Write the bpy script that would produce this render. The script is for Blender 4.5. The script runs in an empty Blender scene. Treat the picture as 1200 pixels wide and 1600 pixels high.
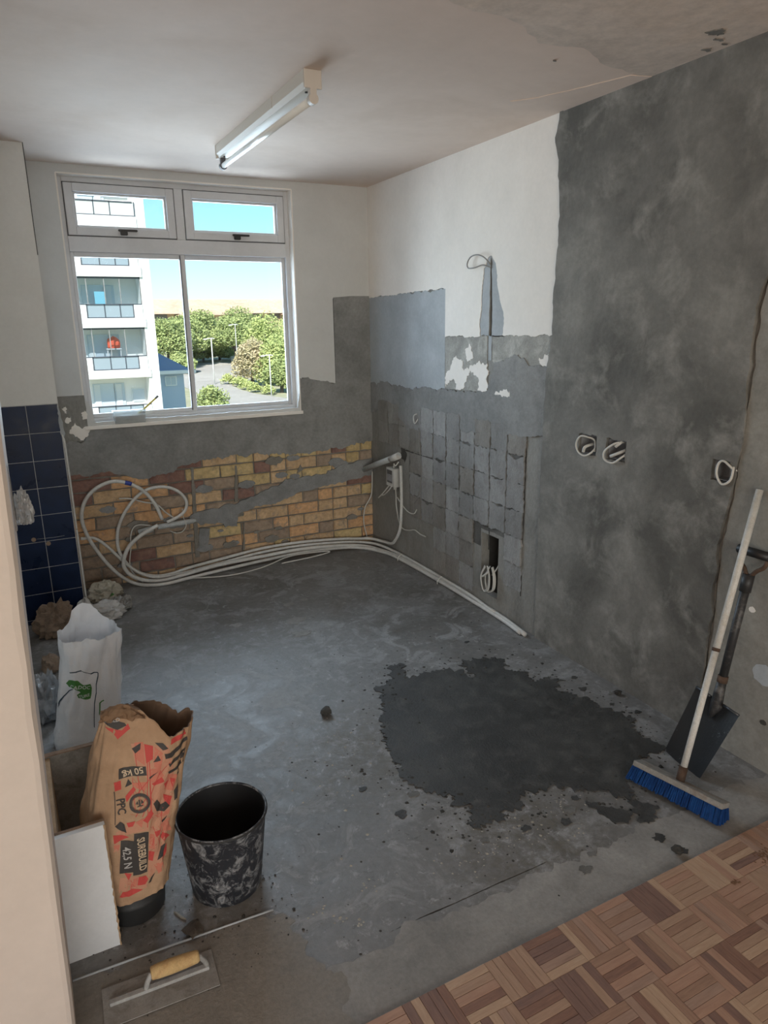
import bpy, bmesh, math, random
from mathutils import Vector, Matrix, noise

# ------------------------------------------------------------------ camera, sky, sun, large lights, exposure
sc = bpy.context.scene
C = sc.collection
yaw, pitch, roll = 0.47438, 0.266606, -0.014401
_f = Vector((math.sin(yaw)*math.cos(pitch), math.cos(yaw)*math.cos(pitch), -math.sin(pitch)))
_r = Vector((math.cos(yaw), -math.sin(yaw), 0)); _u = _r.cross(_f)
_R = math.cos(roll)*_r + math.sin(roll)*_u; _U = -math.sin(roll)*_r + math.cos(roll)*_u
cd = bpy.data.cameras.new('camera'); cam = bpy.data.objects.new('camera', cd); C.objects.link(cam)
cd.sensor_fit = 'HORIZONTAL'; cd.sensor_width = 36.0; cd.lens = 1094.58/1200*36; cd.clip_start = 0.02; cd.clip_end = 2000
CAM = Vector((-2.27293, -4.59943, 1.63263))
cam.matrix_world = Matrix(((_R.x, _U.x, -_f.x, CAM.x), (_R.y, _U.y, -_f.y, CAM.y), (_R.z, _U.z, -_f.z, CAM.z), (0, 0, 0, 1)))
sc.camera = cam

w = bpy.data.worlds.new('sky'); sc.world = w; w.use_nodes = True
wn, wl = w.node_tree.nodes, w.node_tree.links
bgd = wn['Background']; sky = wn.new('ShaderNodeTexSky'); sky.sky_type = 'NISHITA'; sky.sun_disc = False
sky.sun_elevation = math.radians(42); sky.sun_rotation = math.radians(205); sky.air_density = 1.0; sky.dust_density = 0.3; sky.ozone_density = 1.0
tint = wn.new('ShaderNodeMix'); tint.data_type = 'RGBA'; tint.blend_type = 'MULTIPLY'; tint.inputs[0].default_value = 1.0; tint.inputs[7].default_value = (0.70, 1.0, 1.04, 1)
wl.new(sky.outputs[0], tint.inputs[6]); wl.new(tint.outputs[2], bgd.inputs[0]); bgd.inputs[1].default_value = 0.115

sd = bpy.data.lights.new('sun', 'SUN'); sd.energy = 5.0; sd.angle = math.radians(0.6); sd.color = (1.0, 0.95, 0.86)
so = bpy.data.objects.new('sun', sd); C.objects.link(so); so.location = (-10, -30, 30)
so.rotation_euler = Vector((0.36, 0.66, -0.66)).to_track_quat('-Z', 'Y').to_euler()

def area(name, loc, direction, sx, sy, energy, color):
    l = bpy.data.lights.new(name, 'AREA'); l.shape = 'RECTANGLE'; l.size = sx; l.size_y = sy; l.energy = energy; l.color = color
    o = bpy.data.objects.new(name, l); C.objects.link(o); o.location = loc
    o.rotation_euler = Vector(direction).to_track_quat('-Z', 'Y').to_euler()
    return o
area('daylight_kitchen_window', (-1.24, 0.30, 1.75), (0, -1, -0.12), 1.34, 1.36, 46, (0.70, 0.85, 1.0))
area('daylight_living_window', (-3.0, -8.15, 1.35), (0, 1, 0), 3.6, 2.0, 100, (1.0, 0.92, 0.83))
vs = sc.view_settings
vs.view_transform = 'Standard'; vs.look = 'None'; vs.gamma = 1.0; vs.use_curve_mapping = False; vs.exposure = 0.55

# ------------------------------------------------------------------ helpers
def link(o, parent=None):
    C.objects.link(o)
    if parent is not None:
        o.parent = parent
        o.matrix_parent_inverse = Matrix.Translation(-PL.get(parent.name, Vector((0, 0, 0))))
    return o
PL = {}
def tag(o, label=None, cat=None, group=None, kind=None):
    if label: o['label'] = label
    if cat: o['category'] = cat
    if group: o['group'] = group
    if kind: o['kind'] = kind
    return o
def thing(name, loc, label, cat, group=None):
    o = bpy.data.objects.new(name, None); C.objects.link(o); o.location = loc; o.empty_display_size = 0.05
    PL[o.name] = Vector(loc)
    return tag(o, label, cat, group)
def fin(name, bm, m, parent=None, smooth=False, recalc=True):
    if recalc: bmesh.ops.recalc_face_normals(bm, faces=bm.faces[:])
    me = bpy.data.meshes.new(name); bm.to_mesh(me); bm.free()
    for x in (m if isinstance(m, (list, tuple)) else [m]): me.materials.append(x)
    if smooth:
        for p in me.polygons: p.use_smooth = True
    o = bpy.data.objects.new(name, me)
    return link(o, parent)
def box(bm, x0, x1, y0, y1, z0, z1, mi=0):
    x0, x1 = min(x0, x1), max(x0, x1); y0, y1 = min(y0, y1), max(y0, y1); z0, z1 = min(z0, z1), max(z0, z1)
    v = [bm.verts.new(p) for p in ((x0,y0,z0),(x1,y0,z0),(x1,y1,z0),(x0,y1,z0),(x0,y0,z1),(x1,y0,z1),(x1,y1,z1),(x0,y1,z1))]
    for f in ((0,3,2,1),(4,5,6,7),(0,1,5,4),(1,2,6,5),(2,3,7,6),(3,0,4,7)):
        bm.faces.new([v[i] for i in f]).material_index = mi
def boxo(name, ext, m, parent=None, bev=0.0):
    bm = bmesh.new(); box(bm, *ext)
    if bev: bmesh.ops.bevel(bm, geom=bm.edges[:], offset=bev, segments=2, profile=0.6, affect='EDGES')
    return fin(name, bm, m, parent)
def obox(name, center, axes, half, m, parent=None, bev=0.0):
    """box with its own axes"""
    bm = bmesh.new(); box(bm, -half[0], half[0], -half[1], half[1], -half[2], half[2])
    if bev: bmesh.ops.bevel(bm, geom=bm.edges[:], offset=bev, segments=2, profile=0.6, affect='EDGES')
    a = [Vector(q).normalized() for q in axes]; c = Vector(center)
    for v in bm.verts: v.co = c + a[0]*v.co.x + a[1]*v.co.y + a[2]*v.co.z
    return fin(name, bm, m, parent)
def catmull(pts, n=6):
    P = [Vector(p) for p in pts]
    if len(P) < 3: return P
    out = []
    for i in range(len(P)-1):
        p0 = P[i-1] if i else P[0]*2-P[1]; p1, p2 = P[i], P[i+1]; p3 = P[i+2] if i+2 < len(P) else P[-1]*2-P[-2]
        for k in range(n):
            t = k/n
            out.append(0.5*((2*p1)+(p2-p0)*t+(2*p0-5*p1+4*p2-p3)*t*t+(3*p1-p0-3*p2+p3)*t**3))
    out.append(P[-1]); return out
def sweep(bm, pts, rad, seg=8, cap=True, mi=0):
    P = [Vector(p) for p in pts]; n = len(P)
    T = [(P[min(i+1, n-1)]-P[max(i-1, 0)]).normalized() for i in range(n)]
    a = Vector((0, 0, 1)) if abs(T[0].z) < 0.9 else Vector((1, 0, 0))
    N = (a-T[0]*a.dot(T[0])).normalized(); rings = []
    for i in range(n):
        N = (N-T[i]*N.dot(T[i])); N = N.normalized() if N.length > 1e-6 else T[i].orthogonal().normalized()
        B = T[i].cross(N); r = rad[i] if isinstance(rad, (list, tuple)) else rad
        rings.append([bm.verts.new(P[i]+r*(math.cos(2*math.pi*k/seg)*N+math.sin(2*math.pi*k/seg)*B)) for k in range(seg)])
    for i in range(n-1):
        for k in range(seg):
            bm.faces.new((rings[i][k], rings[i][(k+1) % seg], rings[i+1][(k+1) % seg], rings[i+1][k])).material_index = mi
    if cap:
        bm.faces.new(rings[0]).material_index = mi; bm.faces.new(rings[-1]).material_index = mi
def tube(name, pts, r, m, parent=None, seg=8, n=6):
    bm = bmesh.new(); sweep(bm, catmull(pts, n), r, seg); return fin(name, bm, m, parent, smooth=True)
def rod(name, p0, p1, r, m, parent=None, seg=14, r1=None):
    bm = bmesh.new(); sweep(bm, [p0, p1], [r, r if r1 is None else r1], seg)
    o = fin(name, bm, m, parent)
    for p in o.data.polygons: p.use_smooth = len(p.vertices) == 4
    return o
def lathe(bm, prof, c, seg=40, mi=0):
    rings = []
    for r, z in prof:
        rings.append([bm.verts.new((c[0]+r*math.cos(2*math.pi*k/seg), c[1]+r*math.sin(2*math.pi*k/seg), c[2]+z)) for k in range(seg)])
    for i in range(len(rings)-1):
        for k in range(seg):
            bm.faces.new((rings[i][k], rings[i][(k+1) % seg], rings[i+1][(k+1) % seg], rings[i+1][k])).material_index = mi
    return rings
def n3(x, y, z=0.0): return noise.noise(Vector((x, y, z)))
def rag(pts, amp=0.006, step=0.02, seed=0.0, f=14.0):
    """outline -> ragged outline; a point (u,v,'s') starts a straight edge"""
    out = []; n = len(pts)
    for i in range(n):
        p, q = pts[i], pts[(i+1) % n]
        if len(p) > 2: out.append((p[0], p[1])); continue
        L = math.hypot(q[0]-p[0], q[1]-p[1]); k = max(1, int(L/step)); nx, ny = -(q[1]-p[1])/max(L, 1e-6), (q[0]-p[0])/max(L, 1e-6)
        for j in range(k):
            t = j/k; u = p[0]+(q[0]-p[0])*t; v = p[1]+(q[1]-p[1])*t
            e = 1.0
            d = amp*e*(n3(u*f, v*f, seed)+0.6*n3(u*f*2.7, v*f*2.7, seed+5)+0.4*n3(u*f*6, v*f*6, seed+9))*1.3
            out.append((u+nx*d, v+ny*d))
    return out
def slab(name, outline, ax, w0, w1, m, parent=None, holes=(), ngon=False):
    """flat piece with an outline in a wall or floor plane; w0 visible face, w1 its back"""
    mk = {'x': lambda u, v, w: (w, u, v), 'y': lambda u, v, w: (u, w, v), 'z': lambda u, v, w: (u, v, w)}[ax]
    bm = bmesh.new(); edges = []
    for loop in [outline]+list(holes):
        fv = [bm.verts.new(mk(u, v, w0)) for u, v in loop]; bv = [bm.verts.new(mk(u, v, w1)) for u, v in loop]
        n = len(loop)
        for i in range(n):
            j = (i+1) % n
            edges.append(bm.edges.new((fv[i], fv[j])))
        for i in range(n):
            j = (i+1) % n
            bm.faces.new((fv[i], fv[j], bv[j], bv[i]))
    nrm = {'x': (-1, 0, 0), 'y': (0, -1, 0), 'z': (0, 0, 1)}[ax]
    if ngon: bmesh.ops.triangulate(bm, faces=[bm.faces.new([e.verts[0] for e in edges])])
    else: bmesh.ops.triangle_fill(bm, use_beauty=True, use_dissolve=False, edges=edges, normal=nrm)
    return fin(name, bm, m, parent)
def rect(u0, u1, v0, v1): return [(u0, v0, 's'), (u1, v0, 's'), (u1, v1, 's'), (u0, v1, 's')]
def holed(name, ax, us, vs_, w0, w1, holes, m, parent=None, back=None):
    """wall of depth w0..w1 over us x vs_, with rectangular openings; back = extra depth that closes them"""
    U = sorted(set(list(us)+[h[0] for h in holes]+[h[1] for h in holes])); V = sorted(set(list(vs_)+[h[2] for h in holes]+[h[3] for h in holes]))
    mk = {'x': lambda u, v, q: (q, u, v), 'y': lambda u, v, q: (u, q, v)}[ax]
    bm = bmesh.new()
    inside = lambda i, j: (i < 0 or j < 0 or i >= len(U)-1 or j >= len(V)-1) or any(h[0]-1e-6 <= U[i] and U[i+1] <= h[1]+1e-6 and h[2]-1e-6 <= V[j] and V[j+1] <= h[3]+1e-6 for h in holes)
    def quad(a, b, c, d): bm.faces.new([bm.verts.new(p) for p in (a, b, c, d)])
    for i in range(len(U)-1):
        for j in range(len(V)-1):
            if inside(i, j): continue
            for q in (w0, w1): quad(mk(U[i], V[j], q), mk(U[i+1], V[j], q), mk(U[i+1], V[j+1], q), mk(U[i], V[j+1], q))
            if inside(i-1, j): quad(mk(U[i], V[j], w0), mk(U[i], V[j+1], w0), mk(U[i], V[j+1], w1), mk(U[i], V[j], w1))
            if inside(i+1, j): quad(mk(U[i+1], V[j], w0), mk(U[i+1], V[j+1], w0), mk(U[i+1], V[j+1], w1), mk(U[i+1], V[j], w1))
            if inside(i, j-1): quad(mk(U[i], V[j], w0), mk(U[i+1], V[j], w0), mk(U[i+1], V[j], w1), mk(U[i], V[j], w1))
            if inside(i, j+1): quad(mk(U[i], V[j+1], w0), mk(U[i+1], V[j+1], w0), mk(U[i+1], V[j+1], w1), mk(U[i], V[j+1], w1))
    bmesh.ops.remove_doubles(bm, verts=bm.verts[:], dist=1e-5)
    if back is not None:
        a = mk(min(us), min(vs_), w1); b = mk(max(us), max(vs_), back)
        box(bm, a[0], b[0], a[1], b[1], a[2], b[2])
    return fin(name, bm, m, parent)

# ------------------------------------------------------------------ materials
def new_mat(name):
    m = bpy.data.materials.new(name); m.use_nodes = True
    return m, m.node_tree.nodes, m.node_tree.links, m.node_tree.nodes['Principled BSDF']
def c4(c): return (c[0], c[1], c[2], 1.0)
def plain(name, col, rough=0.6, metal=0.0, spec=0.5, **kw):
    m, N, L, b = new_mat(name)
    b.inputs['Base Color'].default_value = c4(col); b.inputs['Roughness'].default_value = rough
    b.inputs['Metallic'].default_value = metal; b.inputs['Specular IOR Level'].default_value = spec
    for k, v in kw.items(): b.inputs[k.replace('_', ' ')].default_value = v
    return m
def pos(N, L, scale=(1, 1, 1), local=False):
    g = N.new('ShaderNodeTexCoord' if local else 'ShaderNodeNewGeometry')
    mp = N.new('ShaderNodeMapping'); mp.inputs['Scale'].default_value = scale
    L.new(g.outputs['Object' if local else 'Position'], mp.inputs['Vector']); return mp.outputs[0]
def nz(N, L, vec, scale, detail=4, rough=0.55, dist=0.0):
    n = N.new('ShaderNodeTexNoise'); n.inputs['Scale'].default_value = scale; n.inputs['Detail'].default_value = detail
    n.inputs['Roughness'].default_value = rough; n.inputs['Distortion'].default_value = dist
    L.new(vec, n.inputs['Vector']); return n.outputs['Fac']
def rmp(N, L, fac, stops):
    r = N.new('ShaderNodeValToRGB'); e = r.color_ramp.elements
    while len(e) < len(stops): e.new(0.5)
    for i, (p, c) in enumerate(stops):
        e[i].position = p; e[i].color = c4(c) if not isinstance(c, (int, float)) else (c, c, c, 1)
    L.new(fac, r.inputs[0]); return r.outputs[0]
def mix(N, L, fac, a, b, blend='MIX'):
    x = N.new('ShaderNodeMix'); x.data_type = 'RGBA'; x.blend_type = blend
    for s, v in ((x.inputs[0], fac), (x.inputs[6], a), (x.inputs[7], b)):
        if isinstance(v, (int, float)): s.default_value = v
        elif isinstance(v, tuple): s.default_value = c4(v)
        else: L.new(v, s)
    return x.outputs[2]
def bump(N, L, b, h, strength, dist=0.01):
    n = N.new('ShaderNodeBump'); n.inputs['Strength'].default_value = strength; n.inputs['Distance'].default_value = dist
    L.new(h, n.inputs['Height']); L.new(n.outputs[0], b.inputs['Normal'])
def cement(name, c1, c2, c3=None, big=1.6, mid=9.0, rough=(0.75, 0.92), bstr=0.25, speck=None, local=False, dist=0.4, stretch=(1, 1, 1), mott=1.0, rv=0.0):
    m, N, L, b = new_mat(name); v = pos(N, L, stretch, local)
    f1 = nz(N, L, v, big, 6, 0.62, dist); f2 = nz(N, L, v, mid, 6, 0.65, min(0.6, dist)); f3 = nz(N, L, v, mid*9, 4, 0.7)
    col = rmp(N, L, f1, [(0.36, c1), (0.64, c2)])
    if c3: col = mix(N, L, rmp(N, L, f2, [(0.50, 0.0), (0.72, 1.0)]), col, c3)
    col = mix(N, L, 0.55*mott, col, rmp(N, L, f2, [(0.3, (0.62,)*3), (0.7, (1.25,)*3)]), 'MULTIPLY')
    col = mix(N, L, 0.5*mott, col, rmp(N, L, f3, [(0.3, (0.72,)*3), (0.7, (1.2,)*3)]), 'MULTIPLY')
    if speck:
        f4 = nz(N, L, v, speck[0], 3, 0.5); col = mix(N, L, rmp(N, L, f4, [(speck[1], 0.0), (speck[1]+0.03, 1.0)]), col, speck[2])
    if rv:
        oi = N.new('ShaderNodeObjectInfo'); col = mix(N, L, 1.0, col, rmp(N, L, oi.outputs['Random'], [(0.0, (1-rv,)*3), (1.0, (1+rv,)*3)]), 'MULTIPLY')
    L.new(col, b.inputs['Base Color'])
    L.new(rmp(N, L, f2, [(0.3, rough[0]), (0.7, rough[1])]), b.inputs['Roughness'])
    h = mix(N, L, 0.5, f2, f3); bump(N, L, b, h, bstr, 0.02)
    b.inputs['Specular IOR Level'].default_value = 0.3
    return m
M = {}
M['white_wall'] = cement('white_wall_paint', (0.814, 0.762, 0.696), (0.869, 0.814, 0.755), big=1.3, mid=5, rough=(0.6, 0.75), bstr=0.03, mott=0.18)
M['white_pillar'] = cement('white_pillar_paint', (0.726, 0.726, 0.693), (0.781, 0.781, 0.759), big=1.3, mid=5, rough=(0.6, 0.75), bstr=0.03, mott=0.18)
M['white_back'] = cement('shaded_white_paint', (0.57, 0.565, 0.545), (0.62, 0.615, 0.595), big=1.3, mid=5, rough=(0.6, 0.75), bstr=0.03, mott=0.18)  # white wall paint darkened; shade beside the bright window put into colour
M['ceiling'] = cement('ceiling_paint', (0.692, 0.571, 0.487), (0.766, 0.639, 0.553), (0.655, 0.535, 0.450), big=0.7, mid=1.6, rough=(0.7, 0.85), bstr=0.03, mott=0.18)
M['nib_paint'] = cement('warm_lit_nib_paint', (0.558, 0.488, 0.432), (0.605, 0.535, 0.479), big=1.2, mid=4, rough=(0.5, 0.7), bstr=0.04, mott=0.18)  # warmth of the light from behind put into the paint colour
M['plaster_dark'] = cement('dark_new_plaster', (0.118, 0.114, 0.103), (0.252, 0.243, 0.221), (0.270, 0.262, 0.240), big=1.9, mid=5.5, bstr=0.25, dist=0.35, mott=0.75)
M['plaster_grey'] = cement('grey_new_plaster', (0.215, 0.212, 0.205), (0.300, 0.297, 0.288), big=2.0, mid=6, bstr=0.25, stretch=(1, 1, 1))
M['plaster_pale'] = cement('pale_grey_plaster', (0.361, 0.382, 0.397), (0.441, 0.465, 0.483), big=2.4, mid=6, bstr=0.2, mott=0.45)  # bluish cast of the window light put into the colour
M['cement_wall'] = cement('old_wall_cement', (0.235, 0.225, 0.205), (0.32, 0.31, 0.285), (0.20, 0.19, 0.175), big=2.2, mid=7, bstr=0.5, stretch=(1, 1, 0.55))
M['pad'] = cement('tile_bed_mortar', (0.31, 0.305, 0.295), (0.42, 0.415, 0.405), (0.22, 0.205, 0.195), big=4.5, mid=16, rv=0.16, bstr=1.0, stretch=(1, 1, 0.5))
M['pad_brown'] = cement('tile_bed_mortar_brown', (0.28, 0.262, 0.238), (0.37, 0.35, 0.32), (0.20, 0.185, 0.17), big=4.5, mid=16, rv=0.14, bstr=1.0, stretch=(1, 1, 0.5))
M['peel'] = cement('peeled_paint_cement', (0.34, 0.33, 0.30), (0.43, 0.42, 0.385), (0.52, 0.51, 0.475), big=4, mid=11, bstr=0.5)
M['cream_wall'] = cement('cream_old_wall', (0.262, 0.250, 0.221), (0.320, 0.306, 0.276), big=1.8, mid=5, bstr=0.15)
M['joint'] = cement('dirty_joint_bed', (0.10, 0.095, 0.088), (0.17, 0.162, 0.15), big=4, mid=20)
M['groove'] = cement('dark_groove', (0.05, 0.047, 0.043), (0.10, 0.095, 0.085), big=4, mid=20)
M['mortar'] = cement('brick_mortar', (0.228, 0.210, 0.180), (0.324, 0.300, 0.264), (0.180, 0.162, 0.138), big=3, mid=18, bstr=0.6)
M['mortar_fill'] = cement('grey_mortar_fill', (0.235, 0.235, 0.23), (0.305, 0.305, 0.30), big=3, mid=12, bstr=0.4)
def brick(name, a, b_, dark):
    m, N, L, b = new_mat(name); v = pos(N, L)
    f1 = nz(N, L, v, 9, 5, 0.6); f2 = nz(N, L, v, 45, 5, 0.7); f3 = nz(N, L, v, 16, 4, 0.6, 0.8)
    oi = N.new('ShaderNodeObjectInfo')
    col = mix(N, L, oi.outputs['Random'], rmp(N, L, f1, [(0.35, a), (0.65, b_)]), rmp(N, L, f1, [(0.35, b_), (0.65, (a[0]*0.75, a[1]*0.72, a[2]*0.7))]))
    col = mix(N, L, rmp(N, L, f3, [(0.54, 0.0), (0.68, 0.8)]), col, dark)
    col = mix(N, L, 0.6, col, rmp(N, L, f2, [(0.3, (0.6,)*3), (0.7, (1.25,)*3)]), 'MULTIPLY')
    L.new(col, b.inputs['Base Color']); b.inputs['Roughness'].default_value = 0.9; b.inputs['Specular IOR Level'].default_value = 0.2
    bump(N, L, b, f2, 0.5, 0.01); return m
M['brick_tan'] = brick('brick_tan', (0.710, 0.497, 0.292), (0.604, 0.419, 0.258), (0.373, 0.296, 0.232))
M['brick_yellow'] = brick('brick_yellow', (0.70, 0.53, 0.27), (0.60, 0.45, 0.24), (0.36, 0.29, 0.19))
M['brick_orange'] = brick('brick_orange', (0.801, 0.483, 0.254), (0.655, 0.402, 0.227), (0.401, 0.295, 0.218))
M['brick_red'] = brick('brick_plum', (0.259, 0.140, 0.125), (0.335, 0.206, 0.159), (0.200, 0.140, 0.125))
M['brick_brown'] = brick('brick_brown', (0.451, 0.338, 0.243), (0.368, 0.283, 0.217), (0.251, 0.206, 0.176))
def floor_mat():
    m, N, L, b = new_mat('floor_cement'); v = pos(N, L)
    f1 = nz(N, L, v, 1.3, 6, 0.6, 0.8); f2 = nz(N, L, v, 5, 7, 0.68, 1.2); f3 = nz(N, L, v, 42, 5, 0.7); f4 = nz(N, L, v, 19, 7, 0.8, 0.5)
    col = rmp(N, L, f1, [(0.34, (0.125, 0.121, 0.112)), (0.5, (0.190, 0.188, 0.184)), (0.66, (0.158, 0.158, 0.155))])
    col = mix(N, L, rmp(N, L, f2, [(0.51, 0.0), (0.60, 0.9)]), col, (0.270, 0.272, 0.270))
    col = mix(N, L, rmp(N, L, f2, [(0.30, 0.8), (0.42, 0.0)]), col, (0.122, 0.115, 0.103))
    col = mix(N, L, rmp(N, L, f4, [(0.57, 0.0), (0.66, 0.85)]), col, (0.36, 0.36, 0.355))
    f5 = nz(N, L, pos(N, L, (1, 1, 1)), 30, 7, 0.8, 0.6); col = mix(N, L, rmp(N, L, f5, [(0.34, 0.8), (0.42, 0.0)]), col, (0.095, 0.090, 0.083))
    for cx, cy, rad, am in ((-1.28, -2.42, 0.42, 0.85), (-1.0, -3.08, 0.38, 0.8), (-0.45, -3.30, 0.35, 0.55), (-1.4, -1.15, 0.5, 0.45), (-2.0, -2.95, 0.35, 0.6)):      # trodden-in dirt
        g = N.new('ShaderNodeVectorMath'); g.operation = 'DISTANCE'; L.new(v, g.inputs[0]); g.inputs[1].default_value = (cx, cy, 0)
        ms = N.new('ShaderNodeMath'); ms.operation = 'MULTIPLY'; L.new(rmp(N, L, g.outputs['Value'], [(rad*0.35, am), (rad, 0.0)]), ms.inputs[0]); L.new(rmp(N, L, f4, [(0.42, 1.0), (0.58, 0.0)]), ms.inputs[1])
        col = mix(N, L, ms.outputs[0], col, (0.125, 0.112, 0.090))
    col = mix(N, L, 0.55, col, rmp(N, L, f3, [(0.3, (0.7,)*3), (0.7, (1.22,)*3)]), 'MULTIPLY')
    L.new(col, b.inputs['Base Color']); L.new(rmp(N, L, f2, [(0.35, 0.42), (0.65, 0.7)]), b.inputs['Roughness'])
    bump(N, L, b, mix(N, L, 0.5, f4, f3), 0.25, 0.012); return m
M['floor'] = floor_mat()
M['screed'] = cement('dusty_screed', (0.212, 0.197, 0.174), (0.266, 0.252, 0.228), (0.188, 0.174, 0.153), big=2.5, mid=9, rough=(0.6, 0.85), bstr=0.25)
M['strip'] = cement('smooth_screed_strip', (0.239, 0.233, 0.219), (0.305, 0.299, 0.283), big=2.0, mid=8, rough=(0.55, 0.8), bstr=0.2)
M['wet'] = cement('wet_mortar', (0.046, 0.046, 0.044), (0.070, 0.070, 0.067), (0.088, 0.087, 0.081), big=3, mid=14, rough=(0.42, 0.7), bstr=0.4)
M['splash'] = cement('drying_mortar_splash', (0.13, 0.128, 0.12), (0.19, 0.187, 0.177), big=8, mid=30, bstr=0.3)
M['crumb'] = cement('dark_mortar_crumb', (0.035, 0.034, 0.03), (0.075, 0.07, 0.062), big=8, mid=40, bstr=0.4)
M['rubble'] = cement('brown_rubble', (0.12, 0.10, 0.08), (0.22, 0.19, 0.155), big=20, mid=60, bstr=0.8)
M['plaster_crumb'] = cement('pale_plaster_crumb', (0.30, 0.28, 0.235), (0.40, 0.38, 0.33), big=8, mid=40)
M['subfloor'] = plain('subfloor', (0.05, 0.045, 0.04), 0.95)
def tile_mat():
    m, N, L, b = new_mat('navy_glazed_tile'); v = pos(N, L)
    f = nz(N, L, v, 7, 5, 0.6, 0.5); f2 = nz(N, L, v, 30, 3, 0.5)
    col = rmp(N, L, f, [(0.35, (0.006, 0.014, 0.042)), (0.68, (0.010, 0.024, 0.070))])
    col = mix(N, L, rmp(N, L, f2, [(0.72, 0.0), (0.78, 0.4)]), col, (0.12, 0.13, 0.15))
    L.new(col, b.inputs['Base Color']); L.new(rmp(N, L, f, [(0.3, 0.22), (0.75, 0.48)]), b.inputs['Roughness']); b.inputs['Specular IOR Level'].default_value = 0.22; return m
M['tile'] = tile_mat()
M['grout'] = cement('pale_grout', (0.48, 0.48, 0.47), (0.6, 0.6, 0.59), big=5, mid=30)
M['tan_glue'] = plain('tan_wall_plug_filler', (0.34, 0.25, 0.18), 0.9)
M['alu'] = cement('white_powder_coated_aluminium', (0.60, 0.60, 0.61), (0.66, 0.66, 0.67), big=3, mid=9, rough=(0.35, 0.5), bstr=0.02, mott=0.18)
M['alu_dark'] = plain('dark_gasket', (0.10, 0.10, 0.11), 0.5)  # dark grey of gaskets, interlock and one lamp holder
M['handle_dark'] = plain('dark_bronze_handle', (0.035, 0.035, 0.035), 0.4, 0.3)
def glass_mat(name, tint=(0.97, 0.985, 0.99), refl=0.05):
    m = bpy.data.materials.new(name); m.use_nodes = True; N, L = m.node_tree.nodes, m.node_tree.links; N.clear()
    o = N.new('ShaderNodeOutputMaterial'); t = N.new('ShaderNodeBsdfTransparent'); g = N.new('ShaderNodeBsdfGlossy'); mx = N.new('ShaderNodeMixShader')
    fr = N.new('ShaderNodeFresnel'); fr.inputs['IOR'].default_value = 1.3
    t.inputs[0].default_value = c4(tint); g.inputs['Roughness'].default_value = 0.02; g.inputs[0].default_value = (0.9, 0.95, 1, 1)
    L.new(fr.outputs[0], mx.inputs[0]); L.new(t.outputs[0], mx.inputs[1]); L.new(g.outputs[0], mx.inputs[2]); L.new(mx.outputs[0], o.inputs[0]); return m
M['glass'] = glass_mat('window_glass')
M['pvc'] = cement('white_pvc_conduit', (0.62, 0.61, 0.58), (0.70, 0.69, 0.66), (0.55, 0.53, 0.49), big=4, mid=20, rough=(0.35, 0.6), bstr=0.05)
M['pvc_grey'] = cement('pale_grey_pvc_pipe', (0.50, 0.53, 0.53), (0.58, 0.60, 0.60), (0.40, 0.41, 0.40), big=4, mid=16, rough=(0.35, 0.6), bstr=0.05)
M['wire'] = plain('white_cable', (0.60, 0.585, 0.54), 0.5)
M['wire_grey'] = plain('grey_cable', (0.26, 0.25, 0.235), 0.6)
M['tape'] = plain('blue_tape', (0.03, 0.06, 0.32), 0.5)
M['box_white'] = cement('box_plastic', (0.50, 0.49, 0.46), (0.58, 0.57, 0.54), big=6, mid=20, rough=(0.4, 0.6), bstr=0.05, mott=0.18)
M['box_dark'] = plain('box_inside', (0.12, 0.12, 0.12), 0.7)
M['galv'] = cement('galvanised_steel', (0.22, 0.22, 0.225), (0.32, 0.32, 0.325), big=10, mid=30, rough=(0.4, 0.6), bstr=0.05)
M['lamp_body'] = plain('cream_batten_enamel', (0.66, 0.63, 0.57), 0.4)
M['lamp_end'] = plain('cream_batten_endcap', (0.60, 0.55, 0.49), 0.45)
M['tube'] = plain('fluorescent_tube_glass', (0.86, 0.85, 0.80), 0.18)
M['bucket'] = None
def splatter(name, base, spl, lo, hi, rough=0.5, sc_=14):
    m, N, L, b = new_mat(name); v = pos(N, L)
    f = nz(N, L, v, sc_, 7, 0.72, 1.0); f2 = nz(N, L, v, 5, 3, 0.5)
    h = N.new('ShaderNodeMath'); h.operation = 'MULTIPLY_ADD'; L.new(f2, h.inputs[0]); h.inputs[1].default_value = 0.45; L.new(f, h.inputs[2])
    col = mix(N, L, rmp(N, L, h.outputs[0], [(lo, 0.0), (hi, 1.0)]), base, spl)
    L.new(col, b.inputs['Base Color']); b.inputs['Roughness'].default_value = rough; bump(N, L, b, f, 0.2, 0.004); return m
M['bucket'] = splatter('black_bucket_cement_stained', (0.020, 0.022, 0.028), (0.36, 0.365, 0.37), 0.70, 0.90, 0.55, 26)
M['bucket_in'] = plain('black_bucket_inside', (0.006, 0.006, 0.007), 0.7)
M['bucket_plain'] = splatter('black_rubber_bucket', (0.022, 0.022, 0.022), (0.10, 0.10, 0.095), 0.8, 1.05, 0.6, 12)
def paper_mat():
    m, N, L, b = new_mat('brown_kraft_paper'); v = pos(N, L)
    f = nz(N, L, v, 7, 6, 0.6, 0.5); f2 = nz(N, L, v, 60, 3, 0.6); f3 = nz(N, L, v, 18, 5, 0.6, 1.5)
    col = rmp(N, L, f, [(0.35, (0.36, 0.225, 0.135)), (0.65, (0.47, 0.305, 0.19))])
    col = mix(N, L, 0.3, col, rmp(N, L, f2, [(0.3, (0.8,)*3), (0.7, (1.1,)*3)]), 'MULTIPLY')
    L.new(col, b.inputs['Base Color']); b.inputs['Roughness'].default_value = 0.8; b.inputs['Specular IOR Level'].default_value = 0.2
    bump(N, L, b, f3, 0.35, 0.012); return m
M['kraft'] = paper_mat()
M['kraft_in'] = plain('dark_paper_inside', (0.16, 0.10, 0.065), 0.9)  # inner face of the sack, much darker than the outer paper
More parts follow.
